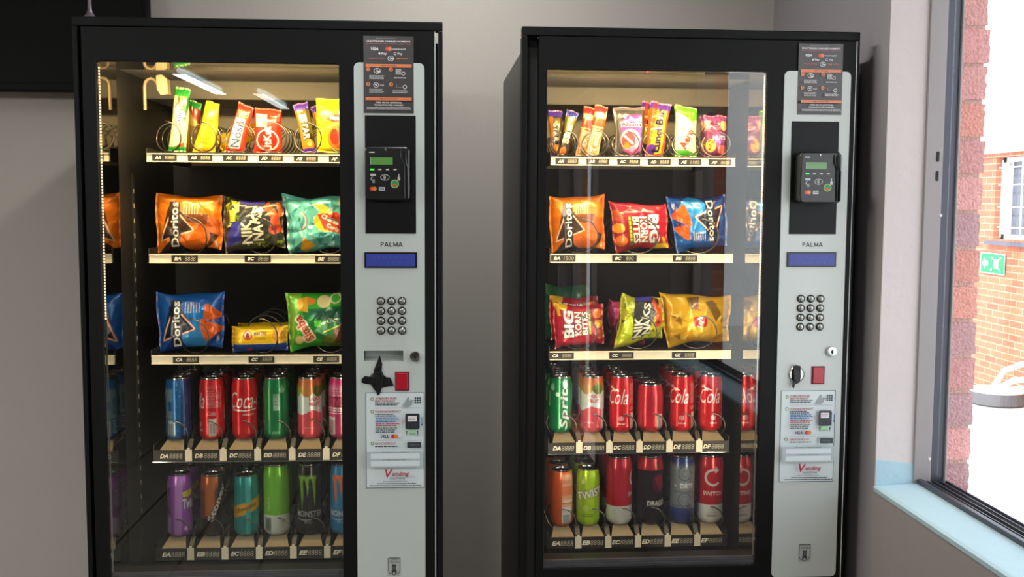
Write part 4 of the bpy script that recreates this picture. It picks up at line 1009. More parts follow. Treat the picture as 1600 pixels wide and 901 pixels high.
behind(o, 'R', -.02, .047, 'faded red bar half hidden behind the orange and cream one', dz=0)
# clear sweet bag with a pink label
def ex(A):
    A.poly([(1.5, 7.5), (3, 9.8), (6.9, 10), (7.2, 1.4), (5, .3), (2.4, 1.4)], '#d8489c'); A.disc(4.2, 4.0, 2.7, '#e8a0b8', ry=2.6); A.disc(3.7, 3.8, 1.9, '#8a4a50'); A.disc(3.2, 2.6, .8, '#e8862c'); A.disc(4.6, 1.8, .8, '#f090b8'); A.line(2.4, 5, 5, 3, .5, '#f0e8e0'); A.disc(4.2, 9.2, .3, '#f8f0f4'); A.disc(2.8, 9.3, .3, '#f0f0f8')
A_ = Art(8, 11.8, '#4a4644'); ex(A_); A_.text('Allsorts', 4.4, 7.6, 1.0, '#3a1838', w=5.2, bold=.04, outline='#f4e0ea', ow=.05); A_.rect(0, 11.0, 8, 11.3, '#8a8684'); A_.rect(.3, 0, .6, 11, '#7a7674')
make_pack('R', 'sweet_packet', [(0.240, 1.692), (0.318, 1.693), (0.313, 1.576), (0.245, 1.576)], FA, A_, 'clear sweet bag with bright pink label in the third coil', 'sweet packet', GR1, thick=.028, seal='v', crm=.9, seed=24, pinch=.03)
def ex(A):
    A.poly([(.8, 0), (4.6, 0), (4.8, 12), (2.0, 12)], '#f2c81c'); A.poly([(4.6, 0), (5.6, 0), (5.6, 12), (4.6, 12)], '#e0622c'); A.disc(1.6, 1.8, 1.4, '#5a2c98'); A.poly([(0, 12.2), (0, 14), (5.6, 14), (5.6, 12)], '#6a3ca8'); A.rect(1.2, 12, 1.9, 14, '#d8302c'); A.rect(0, 0, 5.6, .7, '#d23a34')
o = make_pack('R', 'chocolate_bar', [(0.330, 1.708), (0.380, 1.698), (0.362, 1.575), (0.318, 1.575)], FA, bar_art(5.6, 14, '#e0602c', None, None, 'LunchBar', '#241a50', 2.0, None, 9.8, None, ex, ty=.48, tx=.52, bold=.05), 'large yellow and orange bar with purple crimped top in the middle of its shelf', 'chocolate bar', GR1, thick=.026, seal='v', crm=.8, seed=25, pinch=.04)
behind(o, 'R', -.012, .047, 'second purple and orange bar behind the large yellow one', dz=.004)
def ex(A):
    A.poly([(0, 12.6), (5.5, 12.6), (5.5, 9.6), (3.6, 8.8), (2.2, 10.2), (0, 10.8)], '#6cc02c'); A.poly([(0, 0), (5.5, 0), (5.5, .8), (3, 1.8), (0, 1.6)], '#4fae34')
    for i in range(16):
        q = random.Random(i); A.arc(q.uniform(.8, 4.8), q.uniform(6.4, 9.4), q.uniform(.15, .4), .12, 0, 360, '#8cc63c', n=10)
o = make_pack('R', 'chocolate_bar', [(0.391, 1.702), (0.443, 1.692), (0.444, 1.576), (0.391, 1.577)], FA, bar_art(5.5, 12.6, '#f0edc8', None, None, 'Aero', '#a83a2c', 1.7, None, 4.4, None, ex, rot=65, ty=.36, tx=.5, bold=.05), 'cream and lime green chocolate bar with red slanted lettering', 'chocolate bar', GR1, thick=.024, seal='v', crm=.5, seed=26, pinch=.04)
behind(o, 'R', .008, .047, 'second lime-topped bar behind the cream and green one', dz=0)
def ex(A):
    A.poly([(0, 6), (2.2, 9.6), (0, 9.8)], '#d8a890'); A.disc(4.6, 7.6, .9, '#d8c088', ry=1.3); A.disc(1.4, 2.8, 1.2, '#e0b040', ry=1.6); 
    for i in range(10):
        q = random.Random(i); A.disc(.6+1.6*q.random(), 1.6+2.4*q.random(), .22, '#8a4a20')
    A.disc(4.2, 1.8, 1.1, '#d06a6a'); A.greek(1.8, 7.4, 4, 3, .22, '#d89ab8', 5); A.disc(3.6, 4.4, 1.6, '#8a4aa0', ry=1.2)
o = make_pack('R', 'sweet_packet', [(0.461, 1.678), (0.517, 1.677), (0.518, 1.578), (0.464, 1.578)], FA, bar_art(5.6, 10, '#7a3560', '#9a4a88', None, 'NUTS', '#f0d8e8', .9, None, 2.6, None, ex, rot=0, ty=.46, tx=.6, bold=.04), 'plum purple nut packet at the right end of the top shelf', 'sweet packet', GR1, thick=.03, seal='v', crm=.8, seed=27, pinch=.03)
behind(o, 'R', .002, .05, 'second plum purple nut packet standing behind the front one')

# crisp packets
DOR_O = art_doritos('#e87a14', '#e06a12', '#3d2a20', '#e58a1c'); DOR_B = art_doritos('#1560b8', '#1c78cc', '#16263c', '#e8702c')
o = make_pack('L', 'crisp_packet', [(0.0835, 1.478), (0.236, 1.472), (0.232, 1.344), (0.0835, 1.337)], FB, DOR_O, 'orange crisp packet with white upright lettering, left machine, second shelf', 'crisp packet', GLB, thick=.058, seed=31, yc=.262)
o = make_pack('L', 'crisp_packet', [(0.236, 1.477), (0.374, 1.468), (0.377, 1.357), (0.238, 1.342)], FB, art_niknaks('#3f3d34', '#3a3ca0'), 'purple and olive crisp packet in the middle of the second shelf, left machine', 'crisp packet', GLB, thick=.056, seed=32, crm=1.3, yc=.262)
o = make_pack('L', 'crisp_packet', [(0.374, 1.477), (0.533, 1.475), (0.529, 1.349), (0.388, 1.335)], FB, art_teal(), 'crinkled teal crisp packet beside the right door frame, left machine', 'crisp packet', GLB, thick=.06, seed=33, crm=1.9, yc=.264)
o = make_pack('L', 'crisp_packet', [(0.079, 1.243), (0.237, 1.246), (0.231, 1.112), (0.085, 1.100)], FC, DOR_B, 'blue crisp packet with white upright lettering, left machine, third shelf', 'crisp packet', GLB, thick=.058, seed=34, yc=.262)
o = make_pack('L', 'biscuit_packet', [(0.253, 1.176), (0.383, 1.178), (0.382, 1.118), (0.253, 1.113)], FC, art_bakers(), 'low yellow and blue biscuit packet lying on the third shelf', 'biscuit packet', GLB, thick=.04, seed=35, crm=.5, yc=.255, pinch=.03)
behind(o, 'L', .0, .07, 'second yellow and blue biscuit packet behind the front one')
o = make_pack('L', 'crisp_packet', [(0.378, 1.244), (0.534, 1.249), (0.530, 1.116), (0.387, 1.103)], FC, art_simba(), 'bright green crisp packet with red slanted lettering, left machine', 'crisp packet', GLB, thick=.058, seed=36, crm=1.0, yc=.262)
o = make_pack('R', 'crisp_packet', [(0.088, 1.475), (0.222, 1.481), (0.225, 1.345), (0.095, 1.336)], FB, DOR_O, 'orange crisp packet with white upright lettering, right machine, second shelf', 'crisp packet', GRB, thick=.056, seed=41, yc=.262)
KB = art_korn()
o = make_pack('R', 'crisp_packet', [(0.234, 1.464), (0.375, 1.455), (0.382, 1.348), (0.252, 1.336)], FB, KB, 'red crisp packet with blocky white lettering turned downwards, second shelf', 'crisp packet', GRB, thick=.056, seed=42, crm=1.2, yc=.262, rot180=True)
o = make_pack('R', 'crisp_packet', [(0.374, 1.478), (0.521, 1.482), (0.528, 1.356), (0.405, 1.339)], FB, DOR_B, 'blue crisp packet with orange corn chips at its left, right machine', 'crisp packet', GRB, thick=.056, seed=43, yc=.262, rot180=True)
o = make_pack('R', 'crisp_packet', [(0.100, 1.220), (0.222, 1.217), (0.226, 1.118), (0.106, 1.107)], FC, KB, 'red crisp packet with blocky white lettering reading upwards, third shelf', 'crisp packet', GRB, thick=.052, seed=44, crm=1.0, yc=.260)
behind(o, 'R', -.002, .07, 'plain-topped red crisp packet standing behind the third shelf one', dz=.012)
make_pack('R', 'crisp_packet', [(0.086, 1.262), (0.214, 1.258), (0.21, 1.12), (0.09, 1.11)], FC, Art(12, 14, '#2c6a44'), 'dark green crisp packet at the back of the third shelf, right machine', 'crisp packet', GRB, thick=.045, seed=45, crm=1.4, yc=.405)
o = make_pack('R', 'crisp_packet', [(0.270, 1.240), (0.368, 1.232), (0.372, 1.132), (0.252, 1.102)], FC, art_niknaks('#b8b424', '#cddc2c'), 'yellow-green crisp packet slumped in the middle of the third shelf', 'crisp packet', GRB, thick=.05, seed=46, crm=1.6, yc=.258)
make_pack('R', 'crisp_packet', [(0.245, 1.235), (0.34, 1.232), (0.34, 1.12), (0.252, 1.118)], FC, Art(10, 12, '#b8284c').disc(3, 3, 3, '#8a2a2c').disc(3, 9.5, 2.6, '#e0508c'), 'crimson foil packet poking out behind the yellow-green one', 'crisp packet', GRB, thick=.04, seed=47, crm=1.8, yc=.325)
make_pack('R', 'crisp_packet', [(0.362, 1.250), (0.541, 1.240), (0.536, 1.126), (0.384, 1.112)], FC, art_lays(), 'big mustard yellow crisp packet at the right of the third shelf', 'crisp packet', GRB, thick=.062, seed=48, crm=1.6, yc=.266)

# ------------------------------------------------------------------ cans
def can_profile(r, H):
    k = r/.029
    return [(r*.70, 0), (r*.80, .0012), (r*.93, .006*k), (r, .012*k)] + [(r, .012*k+(H-.028*k-.012*k)*j/90) for j in range(1, 90)] + [(r, H-.028*k), (r*.985, H-.022*k), (r*.94, H-.014*k), (r*.90, H-.007*k), (r*.885, H-.003)]
def make_can(mk, u, floor, r, H, art, label, group, yc=None, turn=0.0, n_behind=2, col='', short=False):
    yc = yc or .216+r+.0035
    t = empty('drink_can', world(mk, u, yc, floor+.0004), MACH[mk][2]); tag(t, label, 'drink can', group)
    prof = can_profile(r, H); nth = 150; ny = len(prof)
    img = art.raster(nth, 110)
    zs = np.array([p[1] for p in prof]); iy = np.clip((zs/H*110).astype(int), 0, 109)
    th = -PI/2-PI+2*PI*(np.arange(nth+1)/nth)+turn
    V = np.stack([np.outer([p[0] for p in prof], np.cos(th)), np.outer([p[0] for p in prof], np.sin(th)), np.repeat(zs[:, None], nth+1, 1)], -1).reshape(-1, 3)
    cols = img[iy][:, list(range(nth))+[0]].reshape(-1, 3)
    me = fast_mesh('can_body', V, grid_faces(nth, ny-1), cols, M_CAN)
    b = bpy.data.objects.new('can_body', me); COL.objects.link(b); b.parent = t
    q = r*.885
    MB().lathe([(q, H-.0035), (q+.001, H-.001), (q+.0008, H+.0004), (q-.0012, H+.0006), (q-.0022, H-.001), (q-.003, H-.0042), (q-.006, H-.0036), (.0002, H-.0034)], n=40).build('lid', M_CHROME, t, smooth=True)
    MB().lathe([(r*.70, 0), (r*.5, .004), (.0002, .006)], n=30).build('can_base', M_CHROME, t, smooth=True)
    tb = MB().prism([(-.006, -.002), (-.004, -.011), (.004, -.011), (.006, -.002), (.004, .006), (-.004, .006)], H-.0034, H-.0022, axis='Z').build('pull_tab', M_CHROME, t)
    kids = [o for o in t.children]
    for k in range(1, n_behind+1):
        c = t.copy(); COL.objects.link(c); c.location = world(mk, u, yc+.068*k, floor+.0004)
        wd = label.replace(',', ' ').split(); nm = ' '.join(wd[:wd.index('can')+1])
        T0_, pt_ = CFG[mk]['tray'], CFG[mk]['pitch']; code = ('D' if floor > .8 else 'E')+'ABCDEF'[int((u-T0_)/pt_)]
        c['label'] = nm+', '+('second', 'third', 'fourth')[k-1]+' from the glass above label '+code+', '+('left' if mk == 'L' else 'right')+' machine'
        for o in kids:
            d = o.copy(); COL.objects.link(d); d.parent = c
    return t
def can_art(r, H, base): return Art(2*PI*r*100, H*100, base)
RS, HS, H5, RL, RM = .029, .144, .168, .033, .0315
def coke(mid, side=0):
    A = can_art(RS, HS, '#c8101e'); W = A.W; c = W/2+side
    A.text('Coca-Cola', c, 9.2, 3.9, '#f5efec', w=12.6, bold=-.005, shear=.4)
    A.line(c-5.6, 7.0, c-2.2, 6.75, .32, '#f5efec'); A.line(c-2.2, 6.75, c+.8, 7.1, .22, '#f5efec'); A.line(c+1.4, 11.6, c+4.0, 10.7, .3, '#f5efec')
    A.text('ORIGINAL TASTE', c-1.6, 5.9, .38, '#f0dcdc', w=2.8, bold=.02)
    A.rect(c+7.2, .9, c+9.0, 5.0, '#e2ddd6')
    for k in range(7): A.rect(c+7.4+.22*k, 1.4, c+7.5+.22*k, 3.8, '#2a2a2a')
    A.greek(c+6.8, 12.4, c+9.1, 14, .2, '#d88a90', 3); A.greek(0, 12.4, 1.4, 14, .2, '#d88a90', 4); A.text('Coke', c+7.9, 6.2, .9, '#e8c8c8', w=1.9, shear=.3)
    A.arc(c+4.6, 3.6, .5, .16, 0, 360, '#f0d8d8'); A.disc(c+4.6, 3.6, .2, '#f0d8d8'); A.text('330 ml', c+4.6, 2.2, .45, '#f0e0e0', w=1.7, bold=.03)
    A.greek(c-6.9, 7.6, c-6.3, 12, .14, '#f0d8d8', 6)
    return A
def liqui():
    A = can_art(RS, HS, '#d3dad8'); W = A.W; c = W/2
    A.poly([(0, 0), (W, 0), (W, 6.6), (c+4, 5.8), (c+1, 6.9), (c-1.5, 5.6), (c-4, 6.2), (0, 6.6)], '#d8505a')
    A.rect(0, 11.2, W, 14.4, '#c26a3c'); 
    for k in range(7): A.disc(k*W/6.2, 11.4, 1.5, ['#7a8c20', '#b87a3c', '#9aa82c', '#c08044', '#5a6a1c', '#a0a030', '#b06c38'][k])
    A.text('LIQUI', c+1.6, 9.4, .85, '#c23a48', w=2.6, bold=.05); A.text('FRUIT', c+1.6, 8.2, .85, '#c23a48', w=2.6, bold=.05)
    A.text('Red Grape', c+.4, 2.6, .5, '#f2c8cc', w=2.6); A.greek(c-4.6, 8.8, c-2.8, 5, .2, '#8a8f8e', 3); A.rect(c+3.6, 1, c+4.6, 8, '#c9d0ce')
    return A
def sprite(off):
    A = can_art(RS, HS, '#0b7a44'); c = A.W/2+off
    A.text('Sprite', c, 7.4, 2.5, '#eef4ee', rot=90, w=12.4, bold=.02, shear=.15); A.disc(c-1.9, 10.0, .55, '#c8e8c0')
    o_ = c+4.2 if off < 0 else c-5.4
    A.rect(o_-.1, 6.8, o_+1.2, 10.6, '#a8c8b4'); A.greek(o_, 10.2, o_+1.1, 8, .16, '#4a7a60', 2); A.rect(o_-1.3, 4.6, o_-1.15, 11.6, '#7fbf3c'); A.disc(o_+2, 11.6, .7, '#8fc0a0')
    A.text('CRISP', o_+.3, 1.6, .5, '#cfe6d6', w=1.6)
    return A
def bluecan():
    A = can_art(RS, HS, '#0e5f9e'); c = A.W/2
    A.poly([(c+1.0, 0), (A.W, 0), (A.W, 14.4), (c+1.6, 14.4)], '#123a72'); A.rect(c-3.9, 5, c-.6, 12.2, '#6f8fa6'); A.rect(c-2.0, 6.8, c-.8, 9, '#0e5f9e')
    A.text('POWER', c-3.0, 8.0, .8, '#1c4a78', rot=90, w=3.6, bold=.03); A.rect(c-2.0, .8, c-.2, 4.6, '#b8c8ce'); 
    for k in range(6): A.rect(c-1.8+.25*k, 1.2, c-1.68+.25*k, 3.8, '#22364a')
    A.text('blu', c-3.2, 3, 1.2, '#a8c0d0', rot=90, w=3); A.greek(c+2.4, 9.5, c+3.2, 3, .3, '#4a6a9a', 4)
    for i in range(10):
        q = random.Random(i); A.disc(c+q.uniform(.2, 1.4), q.uniform(1, 13.5), .09, '#8fc0e0')
    return A
def pinkcan():
    A = can_art(RS, HS, '#b83c66'); c = A.W/2
    A.rect(0, 12.6, A.W, 14.4, '#c02468'); A.greek(c-4, 12.0, c+4, 5, .25, '#e09ab0', 1); A.text('FIZZ', c-1.0, 8.6, 2.6, '#8a1c3c', w=3.6, bold=.04); A.greek(c-4, 7.0, c+4, 3, .3, '#d8c8c8', 2)
    A.rect(c-3.6, .8, c-1.2, 5.2, '#cfc4c0'); 
    for k in range(7): A.rect(c-3.4+.28*k, 1.3, c-3.25+.28*k, 4.4, '#4a3a3c')
    A.rect(c+.4, 3.2, c+3, 5.6, '#b8a0a0'); return A
def twisp_purple():
    A = can_art(RM-.002, HS+.004, '#a45ac0'); c = A.W/2
    A.rect(c-4.6, 5.4, c-1.6, 11.6, '#7a4a98'); A.greek(c-4.4, 11, c-2, 8, .28, '#b08ac8', 3); A.poly([(c+1.4, 10.6), (c+4.4, 11.4), (c+4.4, 10.0), (c+2.4, 9.2), (c+1.6, 9.0)], '#e6d82c')
    A.text('Twist', c+3.2, 7.9, 2.2, '#f0ecf4', w=3.4, bold=.05, outline='#5a2c78', ow=.05); A.disc(c+2.2, 2.0, .5, '#e0c0e8'); A.rect(c-3.4, 1, c-1.6, 4.6, '#b89acc'); A.poly([(c-.8, 0), (c+1, 0), (c+1.6, 15), (c-.2, 15)], '#c88ad8'); return A
def stoney():
    A = can_art(RS, HS+.003, '#7a3a18'); c = A.W/2
    A.rect(0, 11.5, A.W, 15, '#a8501e'); A.poly([(c-1.2, 5), (c+1, 5), (c+1.4, 14.7), (c-1.2, 14.7)], '#c46a2c'); A.rect(0, 0, A.W, 4.4, '#2a160c'); A.poly([(c+.8, 0), (c+6, 0), (c+6, 14.7), (c+2.4, 14.7)], '#140c08')
    A.text('Stoney', c+2.0, 8.0, 1.7, '#e6ddd0', rot=66, w=9.2, bold=.03, outline='#0c0806', ow=.05); return A
def schwep():
    A = can_art(RS+.0005, HS+.001, '#0f8f8a'); c = A.W/2
    A.poly([(0, 2.0), (A.W, 2.0+6.4), (A.W, 11.2), (0, 4.8)], '#e6a81c'); A.poly([(c+.4, 0), (c+1.6, 0), (c+1.6, 14.5), (c+.4, 14.5)], '#4ab8b0')
    A.poly([(0, 2.6), (A.W, 2.6+6.4), (A.W, 10.7), (0, 4.3)], '#e6a81c'); A.text('Schweppes', c+.2, 6.65, 1.4, '#5a4410', rot=19, w=6.0, bold=.02, shear=.3); return A
def lime500(c_='#7cc832', whiteb='#dfe2d4', name='Switch', low=.30, logo=True):
    A = can_art(RL-.003, H5, c_); c = A.W/2
    A.rect(0, 0, A.W, H5*100*low, whiteb); A.rect(c-2.6, 1.2, c-.8, 4.4, '#8a8f80')
    for k in range(8): A.rect(c-2.5+.22*k, 1.5, c-2.4+.22*k, 3.8, '#3a3c36')
    A.greek(5.4, c-1.6, 9.4, 1, .5, '#b8dc8c', 3, rot=True) if False else A.text(name, c-1.5, 7.6, .8, '#c8e8a8', rot=90, w=3.4)
    return A
def monster(base, col, txtc):
    A = can_art(RL-.003, H5, base); c = A.W/2
    for x0, ln, wd in ((-1.9, 7.4, .7), (-.4, 4.6, .55), (1.2, 6.8, .6)):
        A.poly([(c+x0-.55, 14.2), (c+x0+wd+.3, 14.2), (c+x0+wd, 12.4), (c+x0+wd+.1, 14.2-ln*.6), (c+x0+wd*.6, 14.2-ln*1.1), (c+x0+wd*.3, 14.2-ln*.7), (c+x0-.1, 12.6)], col)
    A.rect(c-2.4, 13.6, c+2.1, 14.3, col)
    A.text('MONSTER', c+.3, 5.2, 1.3, txtc, w=7.0, bold=.02); A.arc(c-1, 4.2, 2.4, .2, 200, 320, txtc, ry=.5); A.text('ENERGY', c, 3.2, .45, txtc, w=2.0); return A
def fanta():
    A = can_art(.0265, HS-.006, '#e2622c'); c = A.W/2
    A.rect(c-.2, 3.8, c+3.2, 13, '#f0b08a'); A.rect(c-.2, .6, c+2.2, 4.8, '#e4e8e6'); A.rect(c-.3, 7.6, c+3.2, 10, '#ee8a58'); A.text('ORANGE', c+1.5, 6.3, .7, '#fbf4ee', w=3.2, bold=.03)
    A.greek(c-.1, 12.6, c+3, 6, .2, '#e0845c', 5); A.rect(c+.1, 1, c+2, 3, '#a8b4b4'); A.greek(c-.2, 5.6, c+3, 1, .3, '#d06a4a', 2); return A
def twist():
    A = can_art(.0285, HS-.004, '#9cc81c'); c = A.W/2
    A.poly([(c-1, 0), (c+1.2, 0), (c+1.2, 14), (c-1, 14)], '#b4d82c'); A.text('TWIST', c+.2, 8.0, 1.9, '#eef2e4', rot=14, w=7.0, bold=.03, outline='#4a6a1c', ow=.05); A.disc(c-.8, 4.4, .8, '#c8dc6a'); A.greek(c-1.8, 2.8, c+1.6, 2, .22, '#6a8a1c', 3); A.disc(c-1.6, 10.9, .5, '#dce88c'); return A
def switchcan(off=0):
    A = can_art(RM, H5, '#b81c30'); c = A.W/2+off
    A.rect(0, 0, A.W, 4.9, '#d9d9d4'); A.arc(c, 11.6, 1.9, .6, 60, 320, '#d9c8c6'); A.poly([(c+.4, 14.2), (c+1.6, 13.4), (c+.5, 12.5)], '#d9c8c6'); A.text('SWITCH', c, 7.6, 1.0, '#ecdcd8', w=5.0, bold=.015)
    A.text('Strawberry', c, 2.9, .5, '#8a8a88', w=2.8); A.greek(c-1.6, 2.1, c+1.6, 2, .16, '#8a8a88', 3); A.rect(c+4.6, 1, c+6.8, 4, '#8a8a84'); 
    for k in range(7): A.rect(c+4.8+.28*k, 1.3, c+4.93+.28*k, 3.6, '#2c2c2a')
    return A
def dragon():
    A = can_art(RL, H5, '#15101a'); c = A.W/2; A.rect(0, 13.6, A.W, 17, '#b01c2c'); A.rect(c+.8, 14.2, c+1.8, 15.8, '#6a1420')
    A.disc(c+1.8, 10.4, 1.9, '#4a1230', ry=2.4); A.poly([(c+.6, 11.6), (c+2.6, 12.6), (c+3.4, 9.4), (c+1.8, 8.4)], '#8a1430')
    A.text('DRAGON', c+1.8, 5.4, 1.3, '#e8e4e6', w=5.8, bold=.03); A.arc(c, 2.8, 2.2, .2, 20, 160, '#4a4652'); return A
def drycan():
    A = can_art(RM-.001, H5, '#8a929a'); c = A.W/2; A.rect(0, 0, A.W, 4.0, '#2c3a78'); A.rect(0, 15, A.W, 17, '#24407c')
    for k, y in enumerate((12.6, 6.2)): A.arc(c, y, 1.6, .3, 0, 320, '#5f6c7a'); A.arc(c, y, .8, .2, 40, 330, '#6f7a84'); A.greek(c-2.6, y+2, c+2.6, 2, .14, '#5a6470', k)
    A.text('DRY!', c+.5, 9.6, 1.1, '#e6e8ea', w=3.2, bold=.04); A.disc(c-2.4, 9.6, .25, '#e6e8ea'); A.greek(c-3.4, 4.6, c+3.4, 3, .2, '#4a5674', 8); A.poly([(0, 4), (A.W, 4), (A.W, 3), (0, 3)], '#3a4c88'); A.rect(c+4, 0, c+6, 17, '#24306a'); return A

GD = 'drink cans in the left machine'; GE = 'drink cans in the right machine'
def colL(i): return 0.0855+0.0783*(i+.5)
def colR(i): return 0.0855+0.0727*(i+.5)
CL = coke(0)
make_can('L', 0.1285, FD, RS, HS, bluecan(), 'blue can with grey print at the left of the upper can shelf, left machine', GD)
make_can('L', 0.2060, FD, RS, HS, CL, 'red cola can turned to its barcode, beside the blue can', GD, turn=-2.55)
make_can('L', 0.2810, FD, RS, HS, CL, 'red cola can with white script facing front, left machine', GD, turn=1.05)
make_can('L', 0.3540, FD, RS, HS, sprite(-4.2), 'green lemonade can between the red cola and fruit juice cans, left machine', GD)
make_can('L', 0.4330, FD, RS, HS, liqui(), 'white and coral fruit juice can, fifth on the upper can shelf of the left machine', GD)
make_can('L', 0.5060, FD, RS, HS, pinkcan(), 'pink can beside the right door frame of the left machine, upper can shelf', GD)
make_can('L', 0.1270, FE, RM-.003, HS+.004, twisp_purple(), 'purple can at the left of the lower can shelf, left machine', GD)
make_can('L', 0.2030, FE, RS-.001, HS+.002, stoney(), 'brown can with big slanted white lettering, left machine', GD)
make_can('L', 0.2820, FE, RS, HS, schwep(), 'teal can with a yellow sash, left machine', GD)
make_can('L', 0.3520, FE, RL-.003, H5, lime500(), 'tall lime green can with a white foot, left machine', GD)
make_can('L', 0.4300, FE, RL-.003, H5, monster('#17181a', '#7fae3c', '#b8b6b0'), 'tall black can with green claw marks, left machine', GD)
make_can('L', 0.5080, FE, RL-.003, H5, monster('#2c7fa8', '#e0703c', '#c8ccd0'), 'tall blue can with orange claw marks beside the door frame', GD)
make_can('R', 0.1190, FD, RS-.001, HS-.008, sprite(.9), 'green lemonade can with white upright lettering, right machine', GE, n_behind=3)
make_can('R', 0.1965, FD, RS, HS-.008, liqui(), 'white and coral fruit juice can beside the green can, right machine', GE, turn=-.5)
CR = coke(0)
make_can('R', 0.2690, FD, RS, HS-.008, CR, 'slim red cola can, first from the left in the right machine, beside the juice can', GE, turn=-1.75)
def shortcan():
    A = can_art(RL-.001, .115, '#c01426'); c = A.W/2; A.text('nonpn', c+.9, 5.2, .8, '#eadedc', w=2.8, bold=.03); A.rect(c+1.2, .9, c+3.0, 4.4, '#dcd8d0')
    for k in range(7): A.rect(c+1.4+.2*k, 1.2, c+1.5+.2*k, 3.8, '#2c2c2a')
    A.rect(c-2.2, 5, c+2.4, 9.4, '#b01828'); return A
make_can('R', 0.3405, FD, RL-.001, .115, shortcan(), 'short stout red can between the slim cola cans, right machine', GE)
make_can('R', 0.4190, FD, RS, HS-.007, CR, 'slim red cola can directly right of the short stout can', GE, turn=-1.8)
make_can('R', 0.4890, FD, RS, HS-.007, CR, 'slim red cola can at the right end of the upper can shelf, right machine', GE, turn=-1.5)
make_can('R', 0.1245, FE, .0265, HS-.006, fanta(), 'thin orange can at the left of the lower can shelf, right machine', GE)
make_can('R', 0.1890, FE, .0285, HS-.004, twist(), 'lime can with slanted white lettering beside the thin orange can', GE)
make_can('R', 0.2665, FE, RM, H5, switchcan(4.6), 'tall red can with white foot above label EC, lettering turned aside', GE)
make_can('R', 0.3435, FE, RL, H5, dragon(), 'tall black can with red shoulder, right machine', GE)
make_can('R', 0.4240, FE, RM-.001, H5, drycan(), 'tall blue and silver can beside the black one, right machine', GE)
make_can('R', 0.4945, FE, RM, H5, switchcan(0), 'tall red can with white foot above label EF, lettering facing front, right machine', GE)

# ------------------------------------------------------------------ outside
GZ = -0.52; XF = 6.5
o = MB().box(1.905, XF+6, -14, 18, GZ-.1, GZ).build('paving', M_PAVE); tag(o, kind='structure'); o.name = 'floor.001'
hb = empty('neighbouring_building', (XF, 6.5, GZ)); tag(hb, 'orange brick building across the white yard, outside the window', 'building')
def oh(mb, name, mt, par=hb, **k):
    o = mb.build(name, mt, **k); o.parent = par; o.matrix_parent_inverse = Matrix.Translation(-Vector((XF, 6.5, GZ))); return o
WY0, WY1, WZa, WZb = 6.9, 8.44, 1.10, 1.95
mb = MB()
mb.box(XF, XF+.22, WY1, 9.6, GZ, 2.0); mb.box(XF, XF+.22, 2.0, WY0, GZ, 2.0); mb.box(XF, XF+.22, WY0, WY1, GZ, WZa); mb.box(XF, XF+.22, WY0, WY1, WZb, 2.0)
oh(mb, 'brick_wall', M_BRICKFAR)
oh(MB().box(XF-.05, XF+.3, 2.0, 9.8, 1.995, 2.6), 'fascia', M_WHITE)
oh(MB().prism([(XF-.06, WZa-.06), (XF+.2, WZa-.03), (XF+.2, WZa), (XF-.06, WZa-.025)], WY0-.05, WY1+.08), 'window_ledge', mat('slate', '#6a6a78', .7))
mb = MB().box(XF+.08, XF+.13, WY1-.06, WY1, WZa, WZb); mb.box(XF+.08, XF+.13, WY0, WY1, WZa, WZa+.05); mb.box(XF+.08, XF+.13, WY0, WY1, WZb-.05, WZb); mb.box(XF+.06, XF+.09, WY1-.14, WY1-.10, WZa, WZb)
mb.box(XF+.08, XF+.13, 7.9, 7.94, WZa, WZb)
oh(mb, 'window_frame', M_WHITE)
mb = MB()
y = WY1-.08
while y > WY0: mb.box(XF+.02, XF+.032, y-.012, y, WZa+.02, WZb-.03); y -= .19
for z in (1.22, 1.43, 1.66, 1.84): mb.box(XF+.02, XF+.03, WY0, WY1-.02, z, z+.012)
oh(mb, 'burglar_bars', M_WHITE)
oh(MB().box(XF+.10, XF+.11, WY0, WY1, WZa, WZb), 'window_pane', mat('dark_pane', '#6d7280', .1, spec=.6))
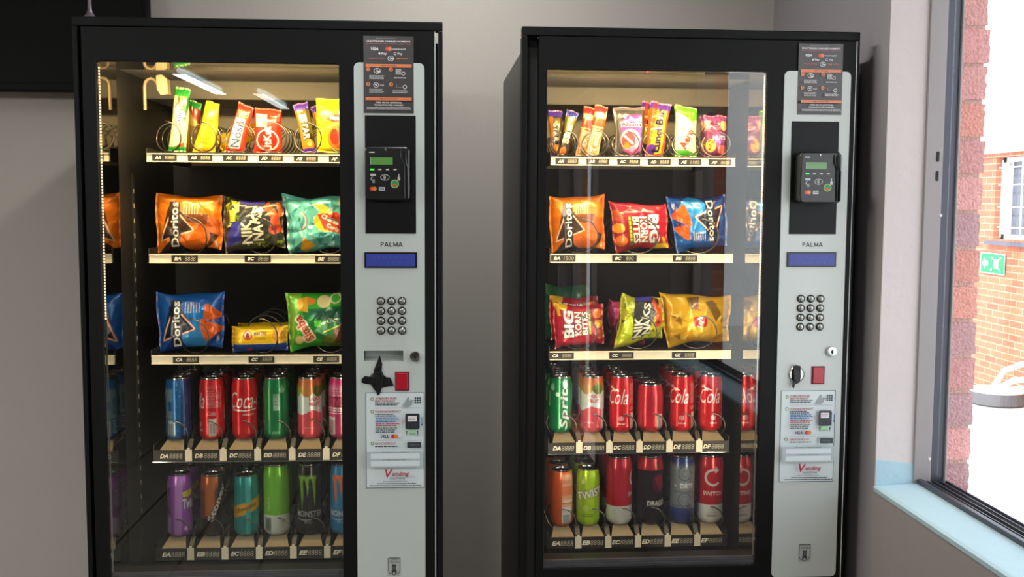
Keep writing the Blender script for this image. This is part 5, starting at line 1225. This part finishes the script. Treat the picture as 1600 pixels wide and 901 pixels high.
# green sign
A = Art(52, 22, '#0e9a63')
A.el = []
sg = empty('safety_sign', (XF-.012, 8.40, .73)); tag(sg, 'green assembly point sign with white arrow on the brick wall outside', 'sign')
sg.rotation_euler = (0, 0, -PI/2)
A = Art(49, 22, '#0e9a63'); W = '#eefaf4'
for r_ in ((0, 0, 49, .9), (0, 21.1, 49, 22), (0, 0, .9, 22), (48.1, 0, 49, 22)): A.rect(*r_, W)
A.poly([(3, 11), (10, 17), (10, 13.6), (16, 13.6), (16, 8.4), (10, 8.4), (10, 5)], W)
for x_ in (28, 32, 36): A.disc(x_, 14.6, 1.6, W); A.rect(x_-1.5, 6, x_+1.5, 13, W)
for x_, y_, dx, dy in ((22, 18.5, 3, -3), (42, 18.5, -3, -3), (22, 3.5, 3, 3), (42, 3.5, -3, 3)):
    A.line(x_, y_, x_+dx*.6, y_+dy*.6, 1.6, W); A.poly([(x_+dx, y_+dy), (x_+dx, y_+dy-dy*.9), (x_+dx-dx*.9, y_+dy)], W)
o = A.flat('sign_plate', M_PAINT, sg, -.245, 0, 0.0, th=.006, step=.0004)
# low round planter and white railing
px, py = 6.21, 7.71
pl = MB().lathe([(0.235, 0), (0.262, .02), (0.268, .10), (0.27, .14), (0.25, .14), (0.24, .10), (0.0005, .09)], n=48).build('round_planter', mat('grey_planter', '#6d6d73', .8), smooth=True, loc=(px, py, GZ))
MB().lathe([(.268, .128), (.273, .143), (.248, .143), (.248, .132)], n=48).build('planter_rim', M_WHITE, pl, smooth=True)
tag(pl, 'low round grey planter with white rim on the yard outside', 'planter')
rl = empty('white_railing', (6.13, 7.4, GZ)); tag(rl, 'thick white bent pipes rising over the round planter outside', 'railing')
for pts in ([(-.02, .2, .10), (0, .2, .22), (.06, .15, .36), (.13, .0, .44), (.22, -.6, .60)], [(.0, .18, .16), (.10, .05, .28), (.22, -.6, .42)], [(.02, .15, .14), (.12, 0, .21), (.22, -.6, .33)]):
    MB().tube(pts, .028, 12).build('pipe', M_WHITE, rl, smooth=True)
MB().box(.19, .25, -.68, -.56, 0, .66).build('post', M_WHITE, rl)
